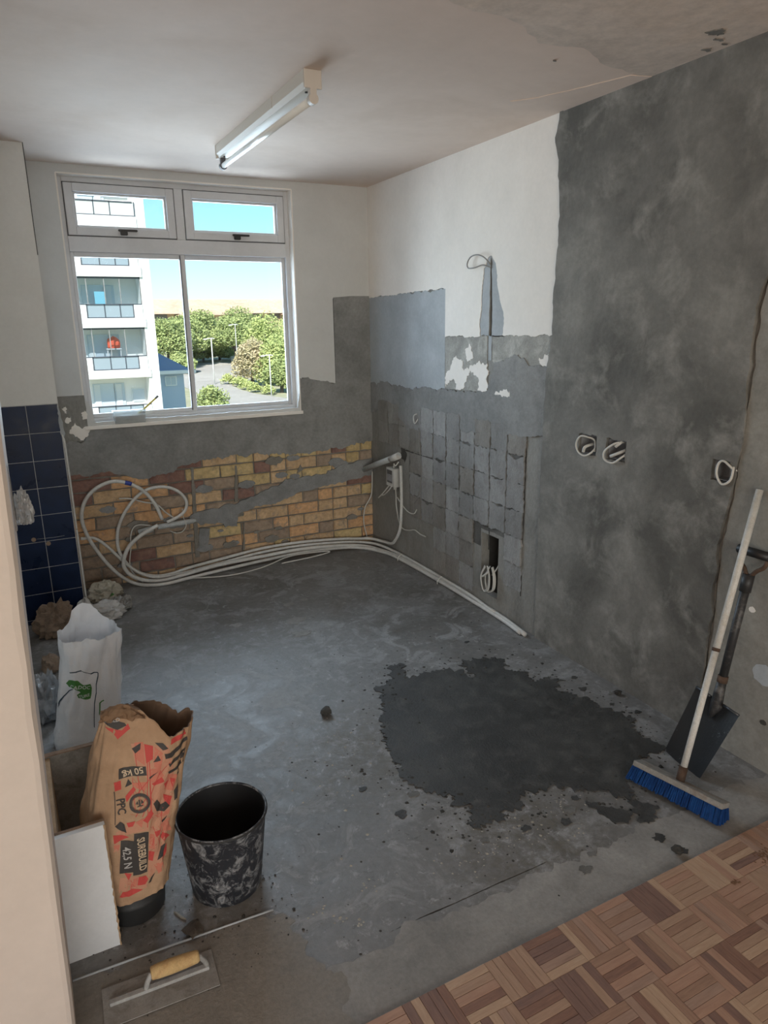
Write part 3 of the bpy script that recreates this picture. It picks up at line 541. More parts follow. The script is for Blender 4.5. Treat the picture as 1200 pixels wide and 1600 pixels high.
bm = bmesh.new()                                                    # the nib leans slightly; its edges are worn round
nx = lambda z: -2.352+0.030*z
prof = [(-5.6, -3.21), (None, -3.21), (None, -2.97), (-5.6, -2.97)]
rows = []
for z in [i*0.1 for i in range(26)]:
    e = nx(z)+0.0022*n3(z*6, 2.2); q = 0.006+0.004*abs(n3(z*5, 9.1))
    rows.append([bm.verts.new(p) for p in ((-5.6, -3.21, z), (e-q*2.4, -3.21, z), (e-q, -3.21+q*0.4, z), (e, -3.21+q*2.0, z), (e, -2.975, z), (e-0.006, -2.97, z), (-5.6, -2.97, z))])
for a, b_ in zip(rows, rows[1:]):
    for k in range(6): bm.faces.new((a[k], a[k+1], b_[k+1], b_[k]))
nib = fin('wall_nib', bm, M['nib_paint'], smooth=False); tag(nib, 'white end of the removed wall at the left edge, tinted for warm light', kind='structure')
boxo('strike_plate', (nx(1.3)-0.002, nx(1.3)+0.003, -3.10, -3.07, 1.245, 1.375), M['galv'], nib, 0.001)
boxo('strike_slot', (nx(1.3), nx(1.3)+0.004, -3.092, -3.078, 1.265, 1.35), M['groove'], nib)

wv = boxo('wall_living_left', (-5.7, -5.6, -8.2, -2.97, 0, H), M['nib_paint']); tag(wv, 'plain living room side wall behind the camera', kind='structure')
wz = holed('wall_living_back', 'y', (-5.7, 0.25), (0, H), -8.2, -8.0, [(-4.8, -1.2, 0.35, 2.35)], M['nib_paint']); tag(wz, 'living room window wall behind the camera', kind='structure')
bm = bmesh.new()
for x in (-4.8, -3.6, -2.4, -1.2): box(bm, x-0.025, x+0.025, -8.13, -8.07, 0.35, 2.35)
for z in (0.35, 2.35): box(bm, -4.825, -1.175, -8.13, -8.07, z-0.025, z+0.025)
w2 = fin('window_2', bm, M['alu']); tag(w2, 'wide living room window behind the camera', kind='structure')
ce = boxo('ceiling', (-5.7, 0.25, -8.2, 0.24, H, H+0.15), M['ceiling']); tag(ce, 'off white kitchen ceiling with stains near the right wall', kind='structure')
M['ceil_old'] = cement('stained_old_ceiling', (0.660, 0.564, 0.483), (0.766, 0.674, 0.591), (0.554, 0.455, 0.369), big=1.0, mid=2.2, rough=(0.7, 0.85), bstr=0.1, dist=1.5)
slab('old_ceiling_coat', rag([(0.0, -2.42), (-0.22, -2.44), (-0.45, -2.55), (-0.62, -2.52), (-0.78, -2.62), (-1.2, -2.68), (-1.8, -2.85), (-2.6, -3.0, 's'), (-2.6, -8.0, 's'), (0.0, -8.0, 's')], 0.02, 0.04, 20.0, 6), 'z', H-0.0015, H+0.001, M['ceil_old'], ce)
slab('ceiling_patch', rag([(0.0, -1.962, 's'), (-0.31, -1.972), (-0.24, -2.06), (-0.16, -2.25), (-0.10, -2.42), (0.0, -2.45, 's')], 0.004, 0.03, 21.0), 'z', H-0.003, H+0.001, M['ceiling'], ce)
for k, (x, y, r) in enumerate([(-0.46, -2.42, 0.008), (-0.16, -2.83, 0.035), (-0.10, -2.80, 0.02), (-0.06, -2.72, 0.02), (-0.05, -2.78, 0.012)]):
    slab('ceiling_chip', rag([(x+r*math.cos(a), y+r*0.5*math.sin(a)) for a in [i*0.785 for i in range(8)]], 0.01*r/0.02, 0.008, k+3, 50), 'z', H-0.004, H, M['plaster_dark'], ce)

# ------------------------------------------------------------------ kitchen window
w1 = bpy.data.objects.new('window_1', None); C.objects.link(w1); tag(w1, 'white aluminium window with two top hung fanlights over a slider', kind='structure')
yF, yB = 0.075, 0.135
def bar(name, x0, x1, z0, z1, y0=yF, y1=yB, m='alu', bev=0.003, par=w1): return boxo(name, (x0, x1, y0, y1, z0, z1), M[m], par, bev)
bar('frame', WX0, WX0+0.030, WZ0, WZ1); bar('frame', WX1-0.030, WX1, WZ0, WZ1); bar('frame', WX0+0.030, WX1-0.030, WZ1-0.030, WZ1); bar('frame', WX0+0.030, WX1-0.030, WZ0, WZ0+0.042)
TZ0, TZ1, MX = 2.045, 2.130, -1.252
bar('transom', WX0+0.030, WX1-0.030, TZ0, TZ1, yF-0.008, yB); bar('mullion', MX-0.026, MX+0.026, TZ1, WZ1-0.030, yF-0.004, yB)
# reveal lining and sill
bm = bmesh.new(); box(bm, WX1-0.004, WX1+0.004, -0.001, 0.075, WZ0, WZ1); box(bm, WX0-0.004, WX0+0.004, -0.001, 0.075, WZ0, WZ1); box(bm, WX0, WX1, -0.001, 0.075, WZ1-0.004, WZ1+0.004)
fin('reveal', bm, M['white_wall'], w1)
bar('sill', WX0-0.012, WX1+0.012, WZ0-0.018, WZ0+0.004, -0.016, 0.08, 'white_wall', 0.003)
for x0, x1 in ((WX0+0.036, MX-0.031), (MX+0.031, WX1-0.036)):
    z0, z1 = TZ1+0.006, WZ1-0.036
    root = bpy.data.objects.new('fanlight', None); link(root, w1); s = 0.045
    for e in ((x0, x0+s, z0, z1), (x1-s, x1, z0, z1), (x0+s, x1-s, z0, z0+s), (x0+s, x1-s, z1-s, z1)): bar('sash', *e, yF-0.012, yB-0.02, par=root)
    for e in ((x0-0.006, x0, z0-0.006, z1+0.006), (x1, x1+0.006, z0-0.006, z1+0.006), (x0, x1, z0-0.006, z0), (x0, x1, z1, z1+0.006)): bar('gasket', *e, yF+0.004, yB-0.02, 'alu_dark', 0, root)
    s2 = s+0.012
    for e in ((x0+s, x0+s2, z0+s, z1-s), (x1-s2, x1-s, z0+s, z1-s), (x0+s2, x1-s2, z0+s, z0+s2), (x0+s2, x1-s2, z1-s2, z1-s)): bar('glazing_bead', *e, yF+0.006, yB-0.03, par=root)
    bar('pane', x0+s, x1-s, z0+s, z1-s, 0.100, 0.104, 'glass', 0, root)
    xm = (x0+x1)/2
    bm = bmesh.new(); box(bm, xm-0.022, xm+0.018, yF-0.034, yF-0.012, z0+0.006, z0+0.034); box(bm, xm-0.035, xm+0.075, yF-0.040, yF-0.026, z0+0.026, z0+0.038)
    bmesh.ops.bevel(bm, geom=bm.edges[:], offset=0.003, segments=2, affect='EDGES'); fin('handle', bm, M['handle_dark'], root)
SX1 = -1.262
root = bpy.data.objects.new('sliding_sash', None); link(root, w1)
for e in ((WX0+0.030, WX0+0.052, WZ0+0.042, TZ0), (SX1-0.006, SX1+0.020, WZ0+0.042, TZ0), (WX0+0.052, SX1-0.006, WZ0+0.042, WZ0+0.066), (WX0+0.052, SX1-0.006, TZ0-0.028, TZ0)): bar('sash', *e, 0.080, 0.102, par=root)
bar('interlock', SX1-0.013, SX1-0.006, WZ0+0.05, TZ0-0.004, 0.074, 0.1, 'alu_dark', 0.001, root); bar('pane', WX0+0.052, SX1-0.006, WZ0+0.066, TZ0-0.028, 0.090, 0.094, 'glass', 0, root)
root = bpy.data.objects.new('sliding_sash', None); link(root, w1)
for e in ((WX1-0.052, WX1-0.030, WZ0+0.042, TZ0), (SX1+0.004, SX1+0.028, WZ0+0.042, TZ0), (SX1+0.028, WX1-0.052, WZ0+0.042, WZ0+0.066), (SX1+0.028, WX1-0.052, TZ0-0.028, TZ0)): bar('sash', *e, 0.104, 0.124, par=root)
bar('pane', SX1+0.028, WX1-0.052, WZ0+0.066, TZ0-0.028, 0.112, 0.116, 'glass', 0, root)

# ------------------------------------------------------------------ parquet
pq = bpy.data.objects.new('floor_parquet', None); C.objects.link(pq); tag(pq, 'mosaic parquet floor of small brown wood strips', kind='structure')
boxo('parquet_bed', (-5.6, 0.0, -8.0, -3.424, -0.03, 0.002), M['subfloor'], pq)
B, NF = 0.1228, 5; X0, Y0 = -1.515, -3.418
def to_px(p):
    d = Vector(p)-CAM; z = d.dot(_f)
    return (600+1094.58*d.dot(_R)/z, 800-1094.58*d.dot(_U)/z) if z > 0.05 else (-999, -999)
fm = []
for i, wm in enumerate(WOODM):
    bm = bmesh.new(); box(bm, -B/2+0.0005, B/2-0.0005, -B/NF/2+0.0004, B/NF/2-0.0004, -0.004, 0.004)
    bmesh.ops.bevel(bm, geom=[e for e in bm.edges if all(v.co.z > 0 for v in e.verts)], offset=0.0008, segments=1, affect='EDGES')
    me = bpy.data.meshes.new('parquet_strip'); bm.to_mesh(me); bm.free(); me.materials.append(wm); fm.append(me)
rnd = random.Random(3); nfing = 0
sb = bmesh.new()
for i in range(-17, 13):
    for j in range(0, 16):
        bx0 = X0+i*B; by = Y0-(j+0.5)*B; bxm = bx0+B/2
        if bx0 > -0.01: continue
        hor = (i+j) % 2 == 0
        px = [to_px((bxm+a*B/2, by+b_*B/2, 0.01)) for a in (-1, 1) for b_ in (-1, 1)]
        vis = any(-15 < q[0] < 1215 and 900 < q[1] < 1615 for q in px)
        if bx0+B > 0 and not vis: continue
        base = rnd.randint(0, 6)
        for k in range(NF):
            o = (k-(NF-1)/2)*B/NF; mi = base if rnd.random() < 0.42 else rnd.randint(0, 6)
            cx, cy = (bxm, by+o) if hor else (bxm+o, by)
            if cx > -0.012: continue
            if vis and nfing < 300:
                s = bpy.data.objects.new('parquet_strip', fm[mi]); link(s, pq); s.location = (cx, cy, 0.006+rnd.uniform(-0.0005, 0.0005)); s.rotation_euler = (0, 0, (0 if hor else math.pi/2)+rnd.uniform(-0.006, 0.006)); nfing += 1
            else:
                hx, hy = (B/2, B/NF/2) if hor else (B/NF/2, B/2)
                box(sb, cx-hx+0.0005, cx+hx-0.0005, cy-hy+0.0005, cy+hy-0.0005, 0.002, 0.010, mi)
ps = fin('parquet_field', sb, WOODM, pq); ps['kind'] = 'stuff'
M['wood_far'] = cement('far_parquet', (0.22, 0.125, 0.08), (0.33, 0.20, 0.125), big=4, mid=14, bstr=0.1)
boxo('parquet_far', (-5.6, 0.0, -8.0, Y0-16*B, 0.002, 0.0095), M['wood_far'], pq)
boxo('parquet_far', (-5.6, X0-17*B, Y0-16*B, Y0, 0.002, 0.0095), M['wood_far'], pq)

# ------------------------------------------------------------------ floor: wet mortar and crumbs
PUD = [(-0.985, -1.983), (-0.904, -1.978), (-0.836, -1.842), (-0.772, -1.859), (-0.819, -1.974), (-0.773, -1.983), (-0.638, -1.987), (-0.565, -2.045), (-0.529, -2.148), (-0.513, -2.09), (-0.53, -2.02), (-0.499, -1.966), (-0.407, -1.994), (-0.326, -2.012), (-0.316, -2.074), (-0.364, -2.139), (-0.305, -2.206), (-0.311, -2.305), (-0.232, -2.298), (-0.195, -2.352), (-0.286, -2.415), (-0.235, -2.49), (-0.212, -2.563), (-0.191, -2.689), (-0.149, -2.726), (-0.219, -2.794), (-0.221, -2.869), (-0.215, -2.956), (-0.252, -2.982), (-0.313, -2.954), (-0.38, -3.001), (-0.411, -3.027), (-0.466, -3.038), (-0.516, -3.071), (-0.557, -3.125), (-0.58, -3.075), (-0.625, -3.032), (-0.689, -3.007), (-0.716, -2.973), (-0.763, -2.928), (-0.838, -2.916), (-0.898, -2.922), (-0.919, -2.967), (-0.985, -2.967), (-1.004, -2.992), (-1.058, -2.979), (-1.105, -2.992), (-1.117, -2.965), (-1.087, -2.929), (-1.083, -2.887), (-1.108, -2.846), (-1.1, -2.794), (-1.169, -2.737), (-1.186, -2.678), (-1.204, -2.617), (-1.178, -2.545), (-1.163, -2.44), (-1.134, -2.358), (-1.093, -2.25), (-1.048, -2.191), (-1.012, -2.093)]
SAT = [[(-0.699, -3.049), (-0.677, -3.07), (-0.671, -3.109), (-0.625, -3.135), (-0.606, -3.172), (-0.635, -3.2), (-0.686, -3.181), (-0.7, -3.139), (-0.714, -3.095)], [(-0.554, -3.137), (-0.523, -3.163), (-0.504, -3.2), (-0.562, -3.239), (-0.607, -3.24), (-0.616, -3.21), (-0.595, -3.169)]]
slab('wet_mortar_patch', rag(PUD, 0.026, 0.008, 41.0, 30), 'z', 0.0035, -0.001, M['wet'], fl)
for i, q in enumerate(SAT): slab('wet_mortar_patch', rag(q, 0.02, 0.008, 43.0+i, 40), 'z', 0.0035, -0.001, M['wet'], fl)
def blob(x, y, r, h, s, m, name='mortar_splash', par=None):
    n = 26; q = [(x+r*(1+0.7*n3(math.cos(a)*1.5+s, math.sin(a)*1.5, s)+0.35*n3(math.cos(a)*5+s, math.sin(a)*5, s))*math.cos(a), y+r*0.8*(1+0.7*n3(math.cos(a)*1.5, math.sin(a)*1.5+s, s+4))*math.sin(a)) for a in [k*2*math.pi/n for k in range(n)]]
    return slab(name, q, 'z', h, -0.001, m, par or fl)
def inside(p, poly):
    c = False; n = len(poly)
    for i in range(n):
        a, b_ = poly[i], poly[i-1]
        if (a[1] > p[1]) != (b_[1] > p[1]) and p[0] < (b_[0]-a[0])*(p[1]-a[1])/(b_[1]-a[1])+a[0]: c = not c
    return c
rnd = random.Random(21)
for k, (x, y, r) in enumerate([(-0.402, -1.748, 0.030), (-0.36, -1.80, 0.018), (-0.83, -3.10, 0.028), (-0.78, -3.06, 0.03), (-0.62, -3.30, 0.03), (-0.60, -3.374, 0.026), (-0.926, -3.292, 0.03), (-1.01, -0.86, 0.05), (-0.9, -0.84, 0.03), (-1.36, -1.00, 0.05), (-1.06, -1.10, 0.07), (-1.08, -1.28, 0.06), (-0.86, -3.25, 0.02), (-0.17, -2.46, 0.024), (-0.13, -2.36, 0.02), (-0.08, -2.55, 0.02), (-0.15, -2.62, 0.016), (-0.10, -2.72, 0.02), (-1.21, -2.73, 0.028), (-1.36, -2.62, 0.022), (-1.30, -2.80, 0.03), (-1.12, -3.04, 0.02), (-0.97, -3.06, 0.024), (-0.72, -3.02, 0.02)]):
    blob(x, y, r*0.72, 0.0022, k*1.7, (M['wet'] if k % 3 else M['splash']) if k not in (7, 8, 9, 10, 11) else M['strip'])
# loose lumps that can be told apart
def lump(name, loc, r, s, m, label, cat, group=None, flat=0.6):
    bm = bmesh.new(); bmesh.ops.create_icosphere(bm, subdivisions=2, radius=r)
    for v in bm.verts:
        d = v.co.normalized(); v.co = d*r*(1+0.5*n3(d.x*1.6+s, d.y*1.6, d.z*1.6+s)+0.2*n3(d.x*5, d.y*5+s, d.z*5)); v.co.z *= flat
    zm = min(v.co.z for v in bm.verts)
    for v in bm.verts: v.co += Vector((loc[0], loc[1], loc[2]-zm))
    o = fin(name, bm, m); tag(o, label, cat, group); return o
lump('mortar_lump', (-1.283, -2.096, 0), 0.026, 1.3, M['crumb'], 'dark mortar lump left of the wet patch', 'rubble')
lump('mortar_lump', (-0.066, -2.57, 0), 0.016, 7.7, M['crumb'], 'small dark mortar lump at the foot of the plastered wall', 'rubble')
lump('mortar_lump', (-0.622, -3.374, 0.0015), 0.018, 9.1, M['crumb'], 'small dark mortar lump by the parquet edge', 'rubble')
lump('rubble_heap', (-2.04, -2.95, 0.002), 0.026, 4.4, M['rubble'], 'small pile of brown rubble in front of the black buckets', 'rubble', flat=0.35)
o = slab('plaster_chip', rag([(-2.075, -2.855), (-2.06, -2.875), (-2.05, -2.90), (-2.062, -2.885)], 0.003, 0.01, 2, 40), 'z', 0.005, 0.0, M['plaster_crumb']); tag(o, 'pale sliver of plaster on the floor beside the stained bucket', 'rubble')
# fine grit, scattered: nobody could count it
bm = bmesh.new()
def grit(x, y, r, z=0.0):
    k = 5; a0 = rnd.random()*6; c = bm.verts.new((x, y, z+r*0.5)); ring = [bm.verts.new((x+r*rnd.uniform(0.7, 1.3)*math.cos(a0+i*2*math.pi/k), y+r*rnd.uniform(0.7, 1.3)*math.sin(a0+i*2*math.pi/k), z)) for i in range(k)]
    for i in range(k): bm.faces.new((c, ring[i], ring[(i+1) % k]))
for _ in range(900):
    i = rnd.randrange(len(PUD)); t = rnd.random(); p, q = PUD[i], PUD[(i+1) % len(PUD)]
    sd_ = abs(rnd.gauss(0, 0.11)); an = rnd.random()*6.28
    x, y = p[0]+(q[0]-p[0])*t+sd_*math.cos(an), p[1]+(q[1]-p[1])*t+sd_*math.sin(an)
    if x > -0.03 or y < -3.40: continue
    grit(x, y, min(0.013, 0.0015+abs(rnd.gauss(0, 0.0032))), 0.003 if inside((x, y), PUD) else 0.0)
for _ in range(260): grit(rnd.uniform(-1.7, -0.05), rnd.uniform(-3.40, -1.4), min(0.009, 0.001+abs(rnd.gauss(0, 0.002))))
for _ in range(240): grit(rnd.uniform(-2.3, -1.75), rnd.uniform(-3.15, -2.6), min(0.006, 0.001+abs(rnd.gauss(0, 0.0018))), 0.002)
g = fin('cement_grit', bm, M['crumb']); tag(g, 'fine dark cement grit scattered over the floor around the wet patch', 'grit', kind='stuff')
bm = bmesh.new()
for _ in range(300):
    x, y = (rnd.gauss(-1.32, 0.16), rnd.gauss(-2.45, 0.25)) if rnd.random() < 0.5 else (rnd.gauss(-1.0, 0.2), rnd.gauss(-3.06, 0.06))
    if inside((x, y), PUD) or y < -3.4 or x > -0.03: continue
    grit(x, y, min(0.008, 0.001+abs(rnd.gauss(0, 0.0022))))
for (x, y) in [(-1.62, -3.14), (-1.66, -3.10), (-1.54, -3.04), (-1.70, -3.05)]:
    for _ in range(7): grit(x+rnd.gauss(0, 0.012), y+rnd.gauss(0, 0.012), 0.004)
g = fin('plaster_grit', bm, M['plaster_crumb']); tag(g, 'pale plaster grit strewn beside the wet patch', 'grit', kind='stuff')
bm = bmesh.new()
for (x, y, n, s_) in [(-0.40, -3.52, 60, 0.022), (-0.33, -3.56, 60, 0.025), (-0.28, -3.60, 40, 0.02), (-0.58, -3.545, 12, 0.008), (-0.22, -3.58, 30, 0.015)]:
    for _ in range(n): grit(x+rnd.gauss(0, s_), y+rnd.gauss(0, s_*0.7), 0.0035, 0.0105)
g = fin('sawdust', bm, M['sawdust']); tag(g, 'brown grit and sawdust lying on the parquet', 'dust', kind='stuff')

# ------------------------------------------------------------------ conduits and cables
def conduit(name, pts, r, m, label, cat='conduit', group=None, seg=9):
    t = tube(name, [(min(p[0], -0.004-r), min(p[1], -r-0.010), max(p[2], r+0.0015)) for p in pts], r, M[m], None, seg)
    return tag(t, label, cat, group)
CA = [(-1.558, -0.07, 0.414), (-1.591, -0.07, 0.519), (-1.657, -0.07, 0.618), (-1.741, -0.07, 0.676), (-1.833, -0.07, 0.697), (-1.929, -0.07, 0.665), (-1.997, -0.07, 0.599), (-2.03, -0.07, 0.502), (-2.016, -0.07, 0.391), (-1.973, -0.07, 0.28), (-1.91, -0.07, 0.163), (-1.837, -0.07, 0.07), (-1.758, -0.09, 0.016), (-1.678, -0.152, 0.013), (-1.581, -0.173, 0.013), (-1.431, -0.14, 0.013), (-1.195, -0.095, 0.013), (-0.914, -0.075, 0.024), (-0.624, -0.075, 0.034), (-0.32, -0.085, 0.024), (-0.16, -0.14, 0.013), (-0.09, -0.27, 0.013), (-0.05, -0.42, 0.013), (-0.035, -0.761, 0.013), (-0.032, -1.076, 0.013), (-0.036, -1.432, 0.013), (-0.044, -1.691, 0.013), (-0.062, -1.867, 0.013)]
ca = thing('flexible_conduit', (-1.758, -0.09, 0.0), 'white conduit forming the largest loop, with blue tape at its top', 'conduit', 'white conduits run along the brick wall')
tube('conduit_tube', CA, 0.0115, M['pvc'], ca, 9); tube('tape_band', [(-1.722, -0.07, 0.668), (-1.741, -0.07, 0.677), (-1.759, -0.07, 0.682)], 0.0135, M['tape'], ca, 10, 2)
CB = [(-1.527, -0.05, 0.387), (-1.46, -0.05, 0.41), (-1.408, -0.05, 0.446), (-1.39, -0.05, 0.502), (-1.419, -0.05, 0.563), (-1.482, -0.05, 0.61), (-1.561, -0.05, 0.626), (-1.641, -0.05, 0.612), (-1.711, -0.05, 0.565), (-1.784, -0.05, 0.477), (-1.83, -0.05, 0.378), (-1.842, -0.05, 0.274), (-1.821, -0.05, 0.192), (-1.777, -0.05, 0.119), (-1.709, -0.05, 0.063), (-1.618, -0.05, 0.031), (-1.522, -0.05, 0.032), (-1.41, -0.05, 0.053), (-1.18, -0.05, 0.078), (-0.903, -0.045, 0.103), (-0.613, -0.045, 0.103), (-0.309, -0.045, 0.079), (-0.16, -0.05, 0.06), (-0.08, -0.1, 0.062), (-0.035, -0.225, 0.066), (-0.03, -0.345, 0.084), (-0.03, -0.414, 0.137), (-0.03, -0.473, 0.228), (-0.03, -0.494, 0.372), (-0.03, -0.496, 0.563), (-0.03, -0.489, 0.678)]
conduit('flexible_conduit', CB, 0.0105, 'pvc', 'white conduit with a smaller upper loop, rising in the corner to the junction box', group='white conduits run along the brick wall')
CC = [(-1.591, -0.09, 0.385), (-1.66, -0.09, 0.356), (-1.729, -0.09, 0.317), (-1.787, -0.09, 0.262), (-1.82, -0.09, 0.189), (-1.82, -0.09, 0.132), (-1.781, -0.09, 0.074), (-1.706, -0.09, 0.031), (-1.601, -0.105, 0.014), (-1.473, -0.10, 0.024), (-1.231, -0.09, 0.05), (-0.917, -0.09, 0.060), (-0.629, -0.09, 0.066), (-0.328, -0.095, 0.045), (-0.145, -0.11, 0.017), (-0.071, -0.262, 0.013), (-0.03, -0.45, 0.013), (-0.012, -0.761, 0.013), (-0.012, -1.076, 0.013), (-0.016, -1.441, 0.013), (-0.03, -1.706, 0.013), (-0.055, -1.9, 0.013)]
conduit('flexible_conduit', CC, 0.0125, 'pvc', 'thickest white conduit, its cut end bent up at the pipe stub', group='white conduits run along the brick wall')
CD = [(-2.052, -0.06, 0.359), (-1.976, -0.06, 0.351), (-1.914, -0.06, 0.296), (-1.847, -0.06, 0.206), (-1.796, -0.06, 0.14), (-1.723, -0.06, 0.072), (-1.62, -0.065, 0.027), (-1.448, -0.07, 0.030), (-1.223, -0.065, 0.051), (-0.907, -0.065, 0.082), (-0.618, -0.065, 0.084), (-0.314, -0.068, 0.061), (-0.13, -0.08, 0.035), (-0.05, -0.222, 0.035), (-0.022, -0.547, 0.036), (-0.02, -0.948, 0.036), (-0.022, -1.323, 0.034), (-0.03, -1.594, 0.018)]
conduit('flexible_conduit', CD, 0.0095, 'pvc', 'thin white conduit coming out behind the tiled pier', group='white conduits run along the brick wall')
conduit('loose_cable', [(-1.801, -0.04, 0.578), (-1.735, -0.04, 0.569), (-1.66, -0.04, 0.538), (-1.577, -0.04, 0.51), (-1.529, -0.04, 0.453), (-1.478, -0.04, 0.407)], 0.005, 'wire', 'short white cable end crossing inside the two loops', 'cable')
conduit('loose_cable', [(-1.63, -0.04, 0.378), (-1.714, -0.04, 0.39), (-1.752, -0.04, 0.343), (-1.766, -0.04, 0.237), (-1.782, -0.04, 0.146), (-1.772, -0.04, 0.085), (-1.718, -0.074, 0.013)], 0.004, 'wire', 'thin white cable hanging from the pipe stub to the floor', 'cable')
conduit('loose_cable', [(-1.419, -0.035, 0.46), (-1.417, -0.04, 0.401), (-1.404, -0.04, 0.348), (-1.432, -0.045, 0.308), (-1.474, -0.045, 0.304), (-1.513, -0.04, 0.324)], 0.003, 'wire', 'thin wire looped round the outer end of the pipe stub', 'cable')
conduit('loose_cable', [(-0.02, -0.03, 0.554), (-0.03, -0.03, 0.385), (-0.085, -0.03, 0.287), (-0.099, -0.03, 0.181), (-0.079, -0.04, 0.06)], 0.0042, 'wire', 'thin white cable dangling in the brick corner', 'cable')
conduit('loose_cable', [(-1.50, -0.11, 0.008), (-1.2, -0.21, 0.008), (-0.95, -0.17, 0.008), (-0.72, -0.10, 0.03), (-0.5, -0.11, 0.03), (-0.42, -0.12, 0.02), (-0.55, -0.14, 0.012), (-0.8, -0.16, 0.01)], 0.0045, 'wire', 'thin white cable lying in front of the conduits on the floor', 'cable')
for k, (x, y, l) in enumerate([(-0.03, -1.02, 'nearer white clip holding the conduits along the right wall'), (-0.035, -0.50, 'farther white clip holding the conduits along the right wall')]):
    tag(tube('conduit_clip', [(x-0.03, y, 0.004), (x-0.028, y, 0.03), (x, y-0.004, 0.05), (x+0.018, y, 0.02)], 0.0035, M['wire'], None, 6), l, 'clip')
ps_ = thing('waste_pipe', (-1.53, -0.02, 0.34), 'pale grey pipe stub lying out of the brick wall under the loops', 'pipe')
for a, b_, r in (((-1.705, -0.028, 0.335), (-1.615, -0.028, 0.352), 0.022), ((-1.585, -0.028, 0.357), (-1.35, -0.022, 0.364), 0.018)): rod('pipe_length', a, b_, r, M['pvc_grey'], ps_)
rod('cut_end', (-1.36, -0.022, 0.364), (-1.335, -0.02, 0.366), 0.012, M['pvc_grey'], ps_)
pw = thing('waste_pipe', (0, -0.25, 0.66), 'pale grey pipe crossing the corner above the junction box', 'pipe')
rod('pipe_length', (-0.075, -0.012, 0.575), (-0.024, -0.452, 0.742), 0.021, M['pvc_grey'], pw); rod('pipe_collar', (-0.037, -0.36, 0.703), (-0.024, -0.452, 0.742), 0.0235, M['pvc'], pw)
slab('broken_hole', rag([(-0.44, 0.73), (-0.50, 0.70), (-0.53, 0.76), (-0.49, 0.80), (-0.45, 0.79)], 0.01, 0.012, 3, 30), 'x', -0.0022, 0.001, M['groove'], wr)
jb = thing('junction_box', (-0.03, -0.37, 0.52), 'open white junction box with wires below the corner pipe', 'electrical box')
boxo('box_body', (-0.052, -0.002, -0.432, -0.318, 0.515, 0.645), M['box_white'], jb, 0.003); boxo('box_opening', (-0.0535, -0.050, -0.405, -0.330, 0.54, 0.63), M['box_dark'], jb)
boxo('terminal_strip', (-0.058, -0.053, -0.40, -0.34, 0.555, 0.60), M['galv'], jb, 0.001); rod('cable_gland', (-0.03, -0.405, 0.515), (-0.03, -0.405, 0.495), 0.011, M['box_white'], jb)
for pts in ([(-0.05, -0.367, 0.526), (-0.055, -0.309, 0.475), (-0.055, -0.244, 0.427), (-0.05, -0.184, 0.391)], [(-0.05, -0.402, 0.528), (-0.055, -0.361, 0.486), (-0.055, -0.287, 0.436), (-0.05, -0.244, 0.424)],
            [(-0.03, -0.411, 0.502), (-0.02, -0.4, 0.446), (-0.02, -0.404, 0.373), (-0.02, -0.432, 0.291), (-0.02, -0.461, 0.248), (-0.02, -0.51, 0.231), (-0.02, -0.587, 0.244), (-0.02, -0.662, 0.266), (-0.02, -0.735, 0.256), (-0.02, -0.806, 0.257)],
            [(-0.02, -0.42, 0.441), (-0.02, -0.493, 0.398), (-0.02, -0.57, 0.373), (-0.02, -0.626, 0.372), (-0.02, -0.663, 0.385), (-0.015, -0.681, 0.413)], [(-0.03, -0.39, 0.645), (-0.04, -0.41, 0.68), (-0.045, -0.44, 0.67), (-0.03, -0.46, 0.70)]):
    tube('wire', pts, 0.0042, M['wire'], jb, 7, 5)
conduit('loose_cable', [(-0.012, -0.704, 0.96), (-0.012, -0.712, 0.85), (-0.012, -0.731, 0.744), (-0.012, -0.739, 0.678), (-0.012, -0.722, 0.583), (-0.012, -0.695, 0.508), (-0.012, -0.64, 0.445)], 0.003, 'wire_grey', 'thin grey cable hanging down from the socket recess near the corner', 'cable')
conduit('loose_cable', [(0.0, -1.445, 1.905), (-0.025, -1.404, 1.944), (-0.03, -1.345, 1.961), (-0.03, -1.286, 1.953), (-0.03, -1.257, 1.923), (-0.03, -1.27, 1.899), (-0.03, -1.33, 1.898), (-0.02, -1.388, 1.907), (0.0, -1.446, 1.890)], 0.0035, 'wire_grey', 'grey cable loop sticking out of the slot in the white wall', 'cable')
dh = thing('coiled_cable', (-0.02, -1.52, 0.1), 'bundle of white cables hanging out of the dark duct hole', 'cable')
tube('cable_tail', [(0.12, -1.50, 0.42), (0.06, -1.55, 0.36), (0.02, -1.545, 0.27), (-0.01, -1.53, 0.22)], 0.004, M['wire'], dh, 7)
rnd = random.Random(8)
for k in range(5):
    yy, s_ = -1.525+rnd.uniform(-0.02, 0.02), rnd.uniform(0.8, 1.1)
    tube('cable_turn', [(-0.012-0.006*k, yy+0.02*s_, 0.27), (-0.02-0.006*k, yy+0.05*s_, 0.2), (-0.02-0.006*k, yy+0.02, 0.125), (-0.02-0.006*k, yy-0.03*s_, 0.15), (-0.018-0.006*k, yy-0.035*s_, 0.22), (-0.012-0.006*k, yy-0.005, 0.275)], 0.0038, M['wire'], dh, 6)
tube('cable_turn', [(-0.035, -1.47, 0.20), (-0.045, -1.50, 0.215), (-0.04, -1.54, 0.25)], 0.006, M['wire'], dh, 7)
